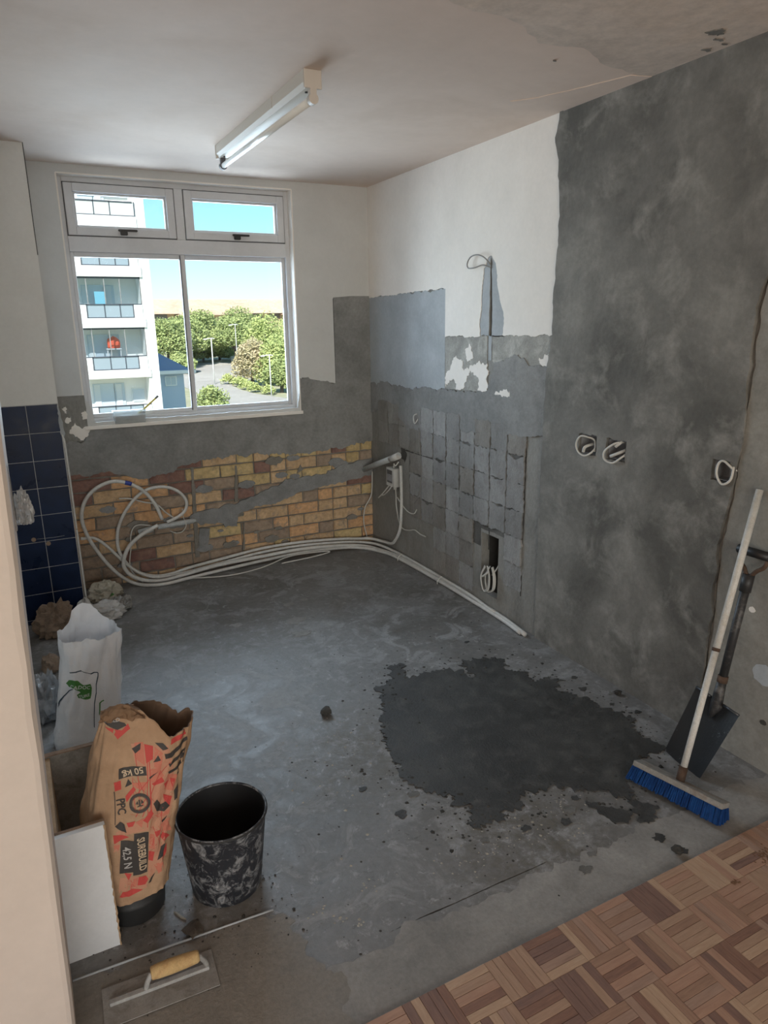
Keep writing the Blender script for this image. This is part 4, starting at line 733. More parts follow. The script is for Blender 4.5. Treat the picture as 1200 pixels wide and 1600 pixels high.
# socket back boxes
def back_box(h, label, seed, paths, shown=True):
    y0, y1, z0, z1 = h; t = thing('electrical_back_box', (0.02, (y0+y1)/2, z0), label, 'electrical box', 'back boxes let into the right wall')
    bm = bmesh.new(); e = 0.004; box(bm, 0.045, 0.05, y0+e, y1-e, z0+e, z1-e); box(bm, -0.004, 0.045, y0+e, y0+e+0.002, z0+e, z1-e); box(bm, -0.004, 0.045, y1-e-0.002, y1-e, z0+e, z1-e); box(bm, -0.004, 0.045, y0+e, y1-e, z0+e, z0+e+0.002); box(bm, -0.004, 0.045, y0+e, y1-e, z1-e-0.002, z1-e)
    fin('box_shell', bm, M['galv'] if shown else M['box_dark'], t)
    ym, zm = (y0+y1)/2, (z0+z1)/2
    for pts, r in paths: tube('cable', [(p[0], ym+p[1], zm+p[2]) for p in pts], r, M['wire'], t, 7, 5)
back_box(RH[0], 'leftmost recessed box in the dark plaster, round cable loop', 1, [([(0.02, -0.03, 0.0), (-0.02, -0.035, -0.03), (-0.03, 0.0, -0.05), (-0.032, 0.04, -0.035), (-0.03, 0.056, 0.0), (-0.03, 0.03, 0.035), (-0.02, -0.01, 0.035), (0.0, -0.03, 0.02), (0.0, -0.036, -0.03)], 0.0042), ([(0.03, 0.0, 0.0), (-0.02, 0.005, -0.01), (-0.022, 0.015, -0.035)], 0.007)])
back_box(RH[1], 'middle recessed box in the dark plaster, slanted cable loop', 2, [([(0.02, -0.05, 0.0), (-0.02, -0.04, -0.025), (-0.03, 0.0, -0.055), (-0.034, 0.045, -0.045), (-0.03, 0.05, -0.01), (-0.02, 0.0, 0.03), (0.02, -0.02, 0.035)], 0.0045), ([(0.02, -0.045, 0.01), (-0.025, 0.02, -0.03)], 0.007), ([(0.0, -0.02, 0.04), (-0.02, 0.0, 0.015)], 0.007)])
back_box(RH[2], 'rightmost recessed metal box between dark plaster and cream wall', 3, [([(0.02, -0.05, 0.0), (-0.015, -0.04, 0.01), (-0.02, 0.0, 0.035), (-0.022, 0.02, 0.02), (-0.024, 0.02, -0.02), (-0.024, -0.005, -0.05), (-0.02, -0.035, -0.03), (-0.015, -0.04, 0.02)], 0.0045)])
back_box(RH[3], 'recessed box in the grey plaster near the window corner', 4, [([(0.02, -0.02, 0.03), (-0.02, 0.0, 0.02), (-0.02, 0.01, -0.01), (-0.024, -0.01, -0.035), (-0.02, -0.025, -0.02), (0.0, -0.02, 0.0)], 0.0035)], False)

# ------------------------------------------------------------------ ceiling light
cl = thing('batten_light', (-1.19, -1.36, H), 'old cream fluorescent batten with a single unlit tube on the ceiling', 'ceiling light')
lx0, lx1, ly0, ly1 = -1.222, -1.158, -1.985, -0.735
bm = bmesh.new(); z0 = H-0.058
sect = [(lx0, H), (lx0, H-0.040), (lx0+0.010, z0), (lx1-0.010, z0), (lx1, H-0.040), (lx1, H)]
va = [bm.verts.new((x, ly0+0.012, z)) for x, z in sect]; vb = [bm.verts.new((x, ly1-0.012, z)) for x, z in sect]
for i in range(5): bm.faces.new((va[i], va[i+1], vb[i+1], vb[i]))
bm.faces.new(va); bm.faces.new(vb); fin('channel', bm, M['lamp_body'], cl)
for y0, y1 in ((ly0, ly0+0.013), (ly1-0.013, ly1)): boxo('end_cap', (lx0-0.002, lx1+0.002, y0, y1, z0-0.004, H), M['lamp_end'], cl, 0.004)
xm = (lx0+lx1)/2
for y0, y1 in ((ly0, ly0+0.022), (ly1-0.022, ly1)):
    bm = bmesh.new(); box(bm, xm-0.012, xm+0.012, y0, y1, z0-0.036, z0); sweep(bm, [(xm, y0-0.0012, z0-0.036), (xm, y1+0.0012, z0-0.036)], 0.0185, 18)
    fin('lamp_holder', bm, M['lamp_end'] if y0 < -1.5 else M['alu_dark'], cl)
rod('tube', (xm, ly0+0.022, z0-0.036), (xm, ly1-0.022, z0-0.036), 0.0135, M['tube'], cl)
for y in (ly0+0.06, ly1-0.06): rod('cover_screw', (xm-0.004, y, z0+0.001), (xm-0.004, y, z0-0.004), 0.005, M['handle_dark'], cl)
boxo('seam', (lx0-0.0012, lx1+0.0012, ly0+0.36, ly0+0.364, H-0.042, H), M['lamp_end'], cl)

# ------------------------------------------------------------------ buckets and cement sack
bk = thing('bucket', (-1.908, -2.815, 0), 'open black plastic bucket crusted with grey cement splashes', 'bucket')
bm = bmesh.new(); lathe(bm, [(0.098, 0.0), (0.102, 0.004), (0.115, 0.12), (0.129, 0.245), (0.1315, 0.252), (0.1295, 0.256), (0.1265, 0.250)], (-1.908, -2.815, 0), 56)
rg = lathe(bm, [(0.1265, 0.250), (0.111, 0.12), (0.097, 0.008), (0.0005, 0.008)], (-1.908, -2.815, 0), 56, 1)
ob = fin('shell', bm, [M['bucket'], M['bucket_in']], bk, smooth=True)
bm = bmesh.new(); sweep(bm, [(-1.908+0.131*math.cos(a), -2.815+0.131*math.sin(a), 0.249) for a in [i*2*math.pi/48 for i in range(49)]], 0.0035, 6, False); fin('rim', bm, M['bucket_plain'], bk, smooth=True)
b2 = thing('bucket', (-2.168, -2.775, 0), 'plain black rubber bucket under the printed cement sack', 'bucket')
bm = bmesh.new(); lathe(bm, [(0.0005, 0.0), (0.078, 0.0), (0.083, 0.006), (0.088, 0.06), (0.090, 0.064), (0.087, 0.068), (0.084, 0.10), (0.076, 0.16), (0.073, 0.16), (0.080, 0.05), (0.0005, 0.02)], (-2.168, -2.775, 0), 44)
fin('shell', bm, M['bucket_plain'], b2, smooth=True)

def sk_c(t): return (-2.165+0.012*min(t, 0.45)/0.45+0.085*max(0, (t-0.30)/0.70)**1.3, -2.775+0.03*t)
def sk_r(t):
    s = math.sin(min(t/0.55, 1)*math.pi/2)
    return 0.098+0.034*s-0.002*t, 0.094+0.010*s-0.022*max(0, t-0.5)*2
def sk_d(th, t):
    a = 0.004+0.014*t
    return a*(n3(math.cos(th)*2.1, math.sin(th)*2.1, t*3.1)*0.9+0.6*n3(math.cos(th)*4.5+3, math.sin(th)*4.5, t*6.0)) + 0.004*n3(math.cos(th)*9, math.sin(th)*9, t*14)
SKZ0, SKH = 0.094, 0.515
def sk_p(th, t, off=0.0, pinch=True):
    cx, cy = sk_c(t); rx, ry = sk_r(t); c, s = math.cos(th), math.sin(th)
    ux = math.copysign(abs(c)**0.8, c); uy = math.copysign(abs(s)**0.8, s)
    k = 1.0
    if pinch and t > 0.70 and c < 0.25: k = 1-0.72*((t-0.70)/0.30)*min(1, (0.25-c)/0.6)          # left half of the mouth folded shut
    d = sk_d(th, t)+off
    y = (ry+d)*uy*k
    if k < 1: y -= 0.035*(1-k)
    return Vector((cx+(rx+d)*ux, cy+y, SKZ0+SKH*t))
def sk_top(th):
    c, s = math.cos(th), math.sin(th)
    f = 1.0
    f += 0.02*n3(c*3, s*3, 7)+0.015*n3(c*8, s*8, 2)
    if s < 0: f -= 0.075*math.exp(-((c-0.30)/0.30)**2)                     # torn dip in the front lip
    else: f -= 0.05*math.exp(-((c-0.3)/0.5)**2)
    f -= 0.12*max(0, min(1, (c-0.1)/0.7))
    f += 0.06*max(0, min(1, (0.1-c)/0.5))
    return f
sack = thing('cement_sack', (-2.165, -2.775, 0.068), 'open brown paper cement sack with red and black print', 'cement sack')
NT, NS = 44, 110; bm = bmesh.new(); rings = []
for i in range(NT+1):
    rings.append([bm.verts.new(sk_p(2*math.pi*k/NS, i/NT*sk_top(2*math.pi*k/NS))) for k in range(NS)])
for i in range(NT):
    for k in range(NS): bm.faces.new((rings[i][k], rings[i][(k+1) % NS], rings[i+1][(k+1) % NS], rings[i+1][k]))
inn = []
for i in range(NT, int(NT*0.35)-1, -1): inn.append([bm.verts.new(sk_p(2*math.pi*k/NS, i/NT*sk_top(2*math.pi*k/NS), -0.003)) for k in range(NS)])
for k in range(NS): bm.faces.new((rings[NT][k], rings[NT][(k+1) % NS], inn[0][(k+1) % NS], inn[0][k])).material_index = 1
for i in range(len(inn)-1):
    for k in range(NS): bm.faces.new((inn[i][k], inn[i][(k+1) % NS], inn[i+1][(k+1) % NS], inn[i+1][k])).material_index = 1
bm.faces.new(inn[-1]).material_index = 1
fin('paper_body', bm, [M['kraft'], M['kraft_in']], sack, smooth=True, recalc=True)
def px2xz(px, py): return (0.00158027*px-0.000198017*py-2.22522, -0.0005825*px-0.0019284*py+2.93492)
def sk_map(x, z, off):
    t = (z-SKZ0)/SKH
    for _ in range(1):
        cx, cy = sk_c(t); rx, ry = sk_r(t); a = max(-0.985, min(0.985, (x-cx)/rx)); c = math.copysign(abs(a)**1.25, a); th = 2*math.pi-math.acos(max(-1, min(1, c)))
    return sk_p(th, t, off)
def fine(bm, step):
    for _ in range(5):
        es = [e for e in bm.edges if e.calc_length() > step]
        if not es: break
        bmesh.ops.subdivide_edges(bm, edges=es, cuts=1, use_grid_fill=False); bmesh.ops.triangulate(bm, faces=[f for f in bm.faces if len(f.verts) > 3])
def prints(name, polys, mapf, off, m, parent, step=0.012, split=False):
    if split:
        for q in polys: prints(name, [q], mapf, off, m, parent, step)
        return
    bm = bmesh.new()
    for pl in polys:
        try: bm.faces.new([bm.verts.new((x, z, 0)) for x, z in pl])
        except ValueError: pass
    bmesh.ops.triangulate(bm, faces=bm.faces[:]); fine(bm, step)
    for v in bm.verts: v.co = mapf(v.co.x, v.co.y, off)
    return fin(name, bm, m, parent, recalc=False)
def text_tris(s, size):
    cu = bpy.data.curves.new('lettering', 'FONT'); cu.body = s; cu.size = size; cu.align_x = 'CENTER'; cu.align_y = 'CENTER'; cu.resolution_u = 2; cu.offset = size*0.02
    o = bpy.data.objects.new('lettering', cu); C.objects.link(o); bpy.context.view_layer.update()
    me = o.evaluated_get(bpy.context.evaluated_depsgraph_get()).to_mesh()
    V = [(v.co.x, v.co.y) for v in me.vertices]; F = [tuple(p.vertices) for p in me.polygons]
    bpy.data.objects.remove(o); bpy.data.curves.remove(cu); return V, F
def lettering(s, size, at, ang, mapf, off, m, parent, sx=1.0, name='lettering'):
    V, F = text_tris(s, size); bm = bmesh.new(); ca_, sa = math.cos(ang), math.sin(ang)
    vs_ = [bm.verts.new((at[0]+x*sx*ca_-y*sa, at[1]+x*sx*sa+y*ca_, 0)) for x, y in V]
    for f in F:
        try: bm.faces.new([vs_[i] for i in f])
        except ValueError: pass
    fine(bm, 0.012)
    for v in bm.verts: v.co = mapf(v.co.x, v.co.y, off)
    return fin(name, bm, m, parent, recalc=False)
P = lambda l: [px2xz(*q) for q in l]
prints('red_print', [P(q) for q in ([(227,1172),(240,1172),(239,1190),(229,1197)], [(236,1225),(252,1215),(256,1222),(240,1228)], [(256,1226),(266,1222),(262,1234)], [(268,1219),(277,1222),(272,1234)], [(195,1247),(208,1233),(212,1236),(197,1255)], [(221,1278),(234,1262),(238,1268),(228,1282)], [(196,1284),(210,1280),(206,1288),(199,1290)],
        [(176,1304),(187,1303),(200,1306),(186,1312),(177,1318)], [(240,1298),(250,1296),(248,1304),(242,1306)], [(254,1302),(262,1306),(268,1312),(256,1316),(252,1310)], [(231,1328),(240,1330),(238,1345),(231,1343)], [(215,1369),(227,1368),(231,1374),(226,1382),(213,1384)], [(190,1392),(205,1388),(222,1390),(205,1397),(185,1402)], [(192,1362),(204,1364),(199,1373)],
        [(182,1226),(190,1224),(189,1238),(181,1240)], [(268,1160),(298,1150),(299,1158),(266,1168)], [(172,1158),(196,1160),(205,1150),(208,1156),(190,1172),(182,1164)], [(142,1130),(153,1140),(150,1152),(142,1148)], [(256,1242),(272,1248),(268,1262),(258,1250)], [(252,1348),(256,1330),(263,1322),(262,1335)])], sk_map, 0.0010, M['print_red'], sack, split=True)
prints('faded_red_print', [P(q) for q in ([(212,1174),(226,1170),(227,1200),(214,1194)], [(242,1172),(254,1180),(250,1205),(240,1200)], [(232,1205),(248,1200),(256,1214),(236,1224)], [(204,1228),(232,1222),(226,1236),(212,1234)], [(262,1212),(280,1216),(276,1240),(258,1236)], [(240,1272),(268,1268),(266,1274),(248,1277)], [(210,1282),(222,1274),(220,1290)], [(246,1290),(266,1280),(270,1304),(252,1300)],
        [(232,1300),(240,1302),(240,1326),(232,1324)], [(240,1352),(254,1346),(248,1368)], [(176,1320),(186,1318),(184,1326),(177,1326)], [(254,1348),(246,1368),(256,1360)], [(205,1374),(214,1370),(212,1384),(200,1388)])], sk_map, 0.0007, M['print_pink'], sack, split=True)
prints('black_print', [P(q) for q in ([(208,1182),(222,1172),(221,1180),(213,1187)], [(246,1183),(250,1190),(239,1194)], [(243,1167),(255,1166),(262,1173),(254,1176)], [(256,1181),(266,1180),(299,1162),(299,1168),(268,1187),(257,1188)], [(262,1196),(298,1180),(297,1192),(290,1196),(291,1188),(270,1198),(264,1201)], [(262,1208),(275,1206),(296,1194),(295,1202),(276,1210),(264,1212)], [(280,1213),(288,1210),(286,1216),(279,1218)],
        [(190,1208),(228,1201),(229,1213),(188,1222)], [(195,1234),(200,1222),(206,1229)], [(232,1216),(246,1206),(242,1210),(234,1218)], [(238,1254),(244,1248),(253,1258),(261,1254),(268,1262),(258,1269),(244,1266)], [(276,1240),(283,1232),(280,1254),(275,1256)], [(252,1282),(263,1276),(258,1282),(253,1285)], [(178,1292),(186,1284),(193,1287),(196,1300),(188,1297)],
        [(187,1312),(208,1310),(207,1361),(185,1363)], [(207.5,1299),(230,1296),(229,1362),(206,1367)], [(252,1324),(258,1320),(254,1340),(245,1345)], [(236,1372),(242,1365),(236,1380),(231,1381)], [(153,1142),(157,1138),(200,1150),(203,1153),(190,1160),(155,1148)])], sk_map, 0.0014, M['print_black'], sack, split=True)
ln = lambda a, b_, w_: [(a[0], a[1]), (b_[0], b_[1]), (b_[0]+w_, b_[1]+w_*0.3), (a[0]+w_, a[1]+w_*0.3)]
rnd = random.Random(77)
prints('faded_tint', [P([(207,1176),(262,1168),(276,1212),(273,1258),(264,1298),(252,1346),(236,1374),(231,1372),(231,1300),(236,1266),(234,1222),(212,1200)]), P([(180,1300),(206,1284),(230,1270),(231,1294),(206,1298),(184,1311),(183,1330),(176,1330)]), P([(186,1370),(230,1368),(228,1388),(184,1396)])], sk_map, 0.0004, M['print_tint'], sack, split=True)
prints('fine_red_lines', [P(ln((rnd.uniform(200, 262), rnd.uniform(1172, 1275)), (rnd.uniform(205, 268), rnd.uniform(1190, 1290)), 1.0)) for _ in range(16)]+[P(ln((rnd.uniform(232, 250), rnd.uniform(1285, 1330)), (rnd.uniform(236, 262), rnd.uniform(1300, 1345)), 0.9)) for _ in range(9)]+[P(ln((rnd.uniform(180, 215), 1370+rnd.uniform(0, 14)), (rnd.uniform(195, 235), 1376+rnd.uniform(0, 18)), 0.9)) for _ in range(7)], sk_map, 0.0009, M['print_red'], sack, 0.02)
lettering('SUREBUILD', 0.0265, px2xz(219, 1331), -math.pi/2-0.03, sk_map, 0.0036, M['print_cream'], sack, 0.80)
lettering('42,5 N', 0.028, px2xz(196.5, 1337), -math.pi/2-0.03, sk_map, 0.0036, M['print_grey'], sack, 0.86)
lettering('50 kg', 0.023, px2xz(209, 1211), math.pi+0.12, sk_map, 0.0036, M['print_cream'], sack, 1.0)
lettering('PPC', 0.030, px2xz(188, 1262), -math.pi/2-0.03, sk_map, 0.0022, M['print_black'], sack, 0.85)
lettering('SUREBUILD', 0.014, px2xz(177, 1149), -0.13, sk_map, 0.0036, M['print_grey'], sack, 0.85)
lc = px2xz(217, 1254)
ringp = lambda r0, r1, n=28: [[(lc[0]+r*math.cos(a), lc[1]+r*math.sin(a)) for r, a in ((r0, a0), (r1, a0), (r1, a1), (r0, a1))] for a0, a1 in [(i*2*math.pi/n, (i+1)*2*math.pi/n) for i in range(n)]]
prints('emblem', ringp(0.0195, 0.0265)+ringp(0.0178, 0.0186)+[[(lc[0]+dx*0.001, lc[1]+dz*0.001) for dx, dz in q] for q in ([(-8, -9), (9, -9), (6, -6), (-5, -6)], [(-2, -7), (2, -7), (2, 10), (-2, 10)], [(-10, 0), (-3, -3), (-4, 8)], [(3, -3), (11, 0), (5, 10)])], sk_map, 0.0016, M['print_black'], sack)
prints('side_rule', [P([(179.5, 1240), (180.6, 1240), (178.8, 1290), (177.6, 1290)])], sk_map, 0.0012, M['print_black'], sack)
# crumpled strip of the sack mouth rolled over on the left
def sheet(name, corners, nu, nv, amp, s, m, parent=None, thick=0.0015, fold=None):
    """crumpled flexible sheet over a bilinear patch"""
    bm = bmesh.new(); A, B_, D, E = [Vector(c) for c in corners]; g = []
    nrm = (B_-A).cross(E-A).normalized()
    for i in range(nu+1):
        r = []
        for j in range(nv+1):
            u, v = i/nu, j/nv; p = A*(1-u)*(1-v)+B_*u*(1-v)+D*u*v+E*(1-u)*v
            d = amp*(abs(n3(u*3+s, v*3, s))*1.4-0.4+0.6*n3(u*7, v*7+s, s+2)+0.3*n3(u*15+s, v*15, 1))
            if fold: p = p+Vector(fold)*math.sin(u*math.pi)*math.sin(v*math.pi)
            e = Vector((n3(u*9, v*9, s+11), n3(u*9+4, v*9, s+12), n3(u*9, v*9+3, s+13)))*amp*0.5
            r.append(bm.verts.new(p+nrm*d+e))
        g.append(r)
    for i in range(nu):
        for j in range(nv): bm.faces.new((g[i][j], g[i+1][j], g[i+1][j+1], g[i][j+1]))
    bmesh.ops.solidify(bm, geom=bm.faces[:], thickness=thick)
    return fin(name, bm, m, parent)
sheet('folded_mouth', [(-2.20, -2.815, 0.632), (-2.085, -2.82, 0.612), (-2.09, -2.755, 0.615), (-2.19, -2.75, 0.637)], 16, 10, 0.011, 3.3, M['kraft'], sack, 0.002, (0, -0.005, 0.03))

# ------------------------------------------------------------------ box of boards left of the sack
bxt = thing('board_box', (-2.28, -2.70, 0), 'old chipboard drawer box with a white melamine front beside the cement sack', 'box')
bm = bmesh.new(); box(bm, -2.470, -2.2235, -2.897, -2.880, 0.0, 0.386); bmesh.ops.bevel(bm, geom=bm.edges[:], offset=0.001, segments=1, affect='EDGES'); fin('front_board', bm, M['melamine'], bxt)
boxo('front_board_edge', (-2.471, -2.2225, -2.8805, -2.872, 0.0, 0.3875), M['chipboard'], bxt)
slab('chipped_edge_strip', rag([(-2.2225, 0.0), (-2.2225, 0.386), (-2.227, 0.386), (-2.2262, 0.2), (-2.2265, 0.0)], 0.0018, 0.008, 5, 80), 'y', -2.8985, -2.897, M['pine'], bxt)
boxo('side_board', (-2.352, -2.336, -2.872, -2.50, 0.0, 0.380), M['pine'], bxt, 0.001); boxo('back_board', (-2.46, -2.205, -2.50, -2.484, 0.0, 0.385), M['board_in'], bxt, 0.001)
boxo('back_board_edge', (-2.46, -2.205, -2.5012, -2.4835, 0.3845, 0.3875), M['chipboard'], bxt); boxo('bottom_board', (-2.335, -2.262, -2.872, -2.50, 0.0, 0.012), M['board_in'], bxt)

# ------------------------------------------------------------------ plastic sacks and crumpled bags
def pl_px(px, py): return (0.002258*px-0.00031694*py-2.15291, -0.00059179*px-0.00269275*py+3.2251)
def ws_p(th, t, off=0.0):
    c, s = math.cos(th), math.sin(th); cx = -2.205+0.06*t; cy = -1.80+0.01*t
    rx = 0.135-0.055*t+0.03*t*t; ry = 0.105-0.02*t
    d = (0.006+0.010*t)*(n3(c*2.3+5, s*2.3, t*2.6)+0.6*n3(c*5, s*5+2, t*5))+0.004*n3(c*11, s*11, t*9)+off-0.012*math.exp(-(t/0.05)**2)
    ux = math.copysign(abs(c)**0.75, c); uy = math.copysign(abs(s)**0.75, s)
    return Vector((cx+(rx+d)*ux, cy+(ry+d)*uy, 0.002+0.47*t))
def ws_top(th):
    c, s = math.cos(th), math.sin(th)
    return 0.98+(0.20*math.exp(-((c+0.15)/0.45)**2) if s > 0 else 0)+0.03*n3(c*4, s*4, 3)+0.015*n3(c*12, s*12, 3)
wsk = thing('plastic_sack', (-2.2, -1.80, 0), 'open white plastic sack with green print standing behind the cement sack', 'sack')
NT, NS = 40, 90; bm = bmesh.new(); rings = []
for i in range(NT+1): rings.append([bm.verts.new(ws_p(2*math.pi*k/NS, i/NT*ws_top(2*math.pi*k/NS))) for k in range(NS)])
for i in range(NT):
    for k in range(NS): bm.faces.new((rings[i][k], rings[i][(k+1) % NS], rings[i+1][(k+1) % NS], rings[i+1][k]))
bm.faces.new(rings[0])
fin('film_body', bm, M['sack_white'], wsk, smooth=True).data.materials.append(M['sack_white'])
def ws_map(x, z, off):
    t = (z-0.002)/0.47; cx = -2.205+0.06*t; rx = 0.135-0.055*t+0.03*t*t; a = max(-0.98, min(0.98, (x-cx)/rx)); c = math.copysign(abs(a)**1.333, a)
    return ws_p(2*math.pi-math.acos(max(-1, min(1, c))), t, off)
Q = lambda l: [pl_px(70+a/9.23, 1030+b_/9.23) for a, b_ in l]
prints('green_banner', [Q([(300, 320), (340, 262), (400, 242), (460, 245), (540, 310), (640, 292), (660, 350), (655, 440), (640, 500), (600, 510), (470, 492), (455, 440), (500, 410), (430, 350), (340, 350)])], ws_map, 0.0016, M['print_green'], wsk)
ol = [(350, 150), (430, 130), (500, 108), (560, 125), (640, 150), (690, 128), (745, 125), (745, 180), (720, 300), (722, 420), (690, 560), (685, 720), (688, 900)]
prints('outline_print', [Q([a, b_, (b_[0]+12, b_[1]+12), (a[0]+12, a[1]+12)]) for a, b_ in zip(ol, ol[1:])], ws_map, 0.0014, M['print_line'], wsk)
prints('outline_print', [Q([a, b_, (b_[0]+9, b_[1]+9), (a[0]+9, a[1]+9)]) for a, b_ in zip([(400, 360), (340, 400), (270, 500), (230, 590)], [(340, 400), (270, 500), (230, 590), (200, 700)])], ws_map, 0.0014, M['print_line'], wsk)
lettering('CADOC', 0.020, Q([(500, 340)])[0], -0.32, ws_map, 0.0026, M['print_white'], wsk, 0.95)
lettering('TURE', 0.017, Q([(550, 462)])[0], -0.06, ws_map, 0.0026, M['print_white'], wsk, 0.95)
prints('green_side_print', [Q([(770, 560), (840, 520), (845, 535), (790, 570), (785, 700), (765, 740)])], ws_map, 0.0014, M['print_green'], wsk)

def crumple(name, loc, size, seed, m, label, cat='bag', sub=4, sharp=1.0, rot=0.0, group=None):
    bm = bmesh.new(); bmesh.ops.create_icosphere(bm, subdivisions=sub, radius=1.0)
    for v in bm.verts:
        d = v.co.normalized()
        a = 1-abs(n3(d.x*1.5+seed, d.y*1.5, d.z*1.5)); b_ = 1-abs(n3(d.x*3.2, d.y*3.2+seed, d.z*3.2+1)); c = n3(d.x*7+seed, d.y*7, d.z*7)
        e = 1-abs(n3(d.x*4.6+seed, d.y*4.6+2, d.z*4.6)); e2 = 1-abs(n3(d.x*9+seed, d.y*9, d.z*9+5))
        r = 0.50+0.36*a**2*sharp+0.24*b_**2.5*sharp+0.055*e**3+0.02*e2**3+0.03*c
        p = d*r; p.z = max(p.z, -0.35+0.05*c)
        x, y = p.x*size[0], p.y*size[1]
        v.co = Vector((loc[0]+x*math.cos(rot)-y*math.sin(rot), loc[1]+x*math.sin(rot)+y*math.cos(rot), p.z*size[2]))
    zm = min(v.co.z for v in bm.verts)
    for v in bm.verts: v.co.z += loc[2]-zm
    o = fin(name, bm, m); return tag(o, label, cat, group) if label else o
crumple('paper_bag', (-2.255, -0.62, 0), (0.115, 0.09, 0.14), 4.1, M['kraft_old'], 'crumpled brown paper bag at the foot of the blue tiles')
cb = thing('crumpled_plastic_bag', (-2.0, -0.50, 0), 'crumpled greyish white plastic bag on the floor by the pier corner', 'bag')
link_o = crumple('crumpled_film', (-2.03, -0.52, 0), (0.15, 0.095, 0.075), 9.7, M['plastic_grey'], None); link_o.parent = cb; link_o.matrix_parent_inverse = Matrix.Translation(-PL[cb.name])
sheet('loose_flap', [(-1.96, -0.56, 0.02), (-1.84, -0.47, 0.015), (-1.83, -0.36, 0.05), (-1.95, -0.40, 0.075)], 14, 12, 0.02, 6.2, M['plastic_grey'], cb)
slab('green_mark', rag([(-2.075, -0.612), (-2.04, -0.607), (-2.035, -0.598), (-2.07, -0.60)], 0.003, 0.01, 2, 40), 'z', 0.079, 0.074, M['print_green'], cb)
bb = thing('crumpled_plastic_bag', (-1.97, -0.20, 0), 'crumpled beige plastic bag with green print against the brick wall', 'bag')
lo2 = crumple('crumpled_film', (-1.965, -0.22, 0), (0.105, 0.07, 0.085), 14.2, M['plastic_beige'], None, rot=0.2); lo2.parent = bb; lo2.matrix_parent_inverse = Matrix.Translation(-PL[bb.name])
prints('green_frame', [[(-1.975, 0.022), (-1.925, 0.044), (-1.915, 0.034), (-1.968, 0.014)]], lambda x, z, off: Vector((x, -0.272-0.2*(0.044-z), z+0.005)), 0, M['print_green'], bb)
crumple('plastic_wad', (-2.10, -0.50, 0), (0.05, 0.05, 0.10), 21.0, M['plastic_grey'], 'small crumpled grey wad between the brown bag and the pier corner', 'bag', 3)
crumple('clear_bag', (-2.335, -1.52, 0), (0.07, 0.10, 0.15), 17.3, M['plastic_clear'], 'hazy crumpled clear plastic bag left of the white sack')
sheet_o = sheet('plastic_scrap', [(-2.04, -1.86, 0.004), (-1.915, -1.87, 0.004), (-1.905, -1.75, 0.012), (-2.03, -1.72, 0.05)], 12, 12, 0.012, 2.2, M['sack_white']); tag(sheet_o, 'white plastic scrap on the floor just behind the cement sack', 'scrap')
crumple('paper_scrap', (-2.31, -1.05, 0), (0.05, 0.09, 0.05), 33.0, M['kraft_old'], 'flat brown paper scrap between the white sack and the brown bag', 'scrap', 3)
rg_ = crumple('film_rag', (nx(1.3)+0.016, -2.955, 1.222), (0.020, 0.022, 0.055), 27.0, M['plastic_clear'], 'scrap of crumpled clear plastic hanging from the strike plate', 'plastic film', 4)

# ------------------------------------------------------------------ broom
ax_l = Vector((0.227, -0.974, 0)).normalized(); hd = (Vector((-0.022, -3.088, 1.045))-Vector((-0.390, -3.195, 0.078))).normalized()
br = thing('broom', (-0.42, -3.195, 0), 'broom with white pole and blue bristles leaning on the right wall', 'broom')
bc = Vector((-0.402, -3.188, 0.058)); ax_n = ax_l.cross(hd).normalized(); ax_u = ax_n.cross(ax_l).normalized()
if ax_u.z < 0: ax_u = -ax_u
obox('head_block', bc, (ax_l, ax_n, ax_u), (0.162, 0.032, 0.010), M['broom_wood'], br, 0.004)
bm = bmesh.new(); rnd = random.Random(2)
for i in range(58):
    for j in range(7):
        u = -0.160+0.320*i/57+rnd.uniform(-0.002, 0.002); vv = -0.026+0.052*j/6
        p = bc+ax_l*u+ax_n*vv-ax_u*0.010; q = p-ax_u*rnd.uniform(0.046, 0.054)+ax_l*(u*0.05+rnd.uniform(-0.003, 0.003))+ax_n*(vv*0.35+rnd.uniform(-0.003, 0.003))
        if q.z < 0.0015: q = q+(p-q)*((0.0015-q.z)/max(1e-5, p.z-q.z))
        sweep(bm, [p, q], [0.0034, 0.0042], 5)
o = fin('bristles', bm, M['blue_bristle'], br); o['kind'] = 'stuff'
sk0 = bc+ax_u*0.010
rod('socket', sk0, sk0+hd*0.05, 0.015, M['rust'], br)
top = Vector((-0.022, -3.088, 1.045)); b0 = sk0+hd*0.03; jn = b0+(top-b0)*0.435
rod('pole_lower', b0, jn, 0.0115, M['broom_pole'], br); rod('pole_joint', jn-hd*0.006, jn+hd*0.006, 0.0135, M['rust'], br); rod('pole_upper', jn, top, 0.0125, M['broom_pole'], br)
rod('pole_notch', top-hd*0.012, top+hd*0.001, 0.008, M['handle_dark'], br)
# ------------------------------------------------------------------ spade
sp = thing('spade', (-0.25, -3.08, 0), 'black D handled spade leaning on the wall behind the broom', 'spade')
tipm = Vector((-0.252, -3.072, 0.004)); shm = Vector((-0.135, -3.105, 0.262)); su = (shm-tipm).normalized(); sl = Vector((0.03, -1, 0.0)); sl = (sl-su*sl.dot(su)).normalized(); sn = su.cross(sl).normalized()
if sn.x > 0: sn = -sn
bm = bmesh.new(); g = []; NU, NV = 14, 16; LB = (shm-tipm).length
for i in range(NV+1):
    v = i/NV; wd = 0.083+0.012*v; r = []
    for j in range(NU+1):
        u = j/NU*2-1; dz = -0.012*(1-u*u)-0.010*v*(1-abs(u))                      # dished face
        lo = LB*v + (0.010*(abs(u)**2) if v == 0 else 0)
        r.append(bm.verts.new(tipm+su*lo+sl*u*wd+sn*dz))
    g.append(r)
for i in range(NV):
    for j in range(NU): bm.faces.new((g[i][j], g[i][j+1], g[i+1][j+1], g[i+1][j]))
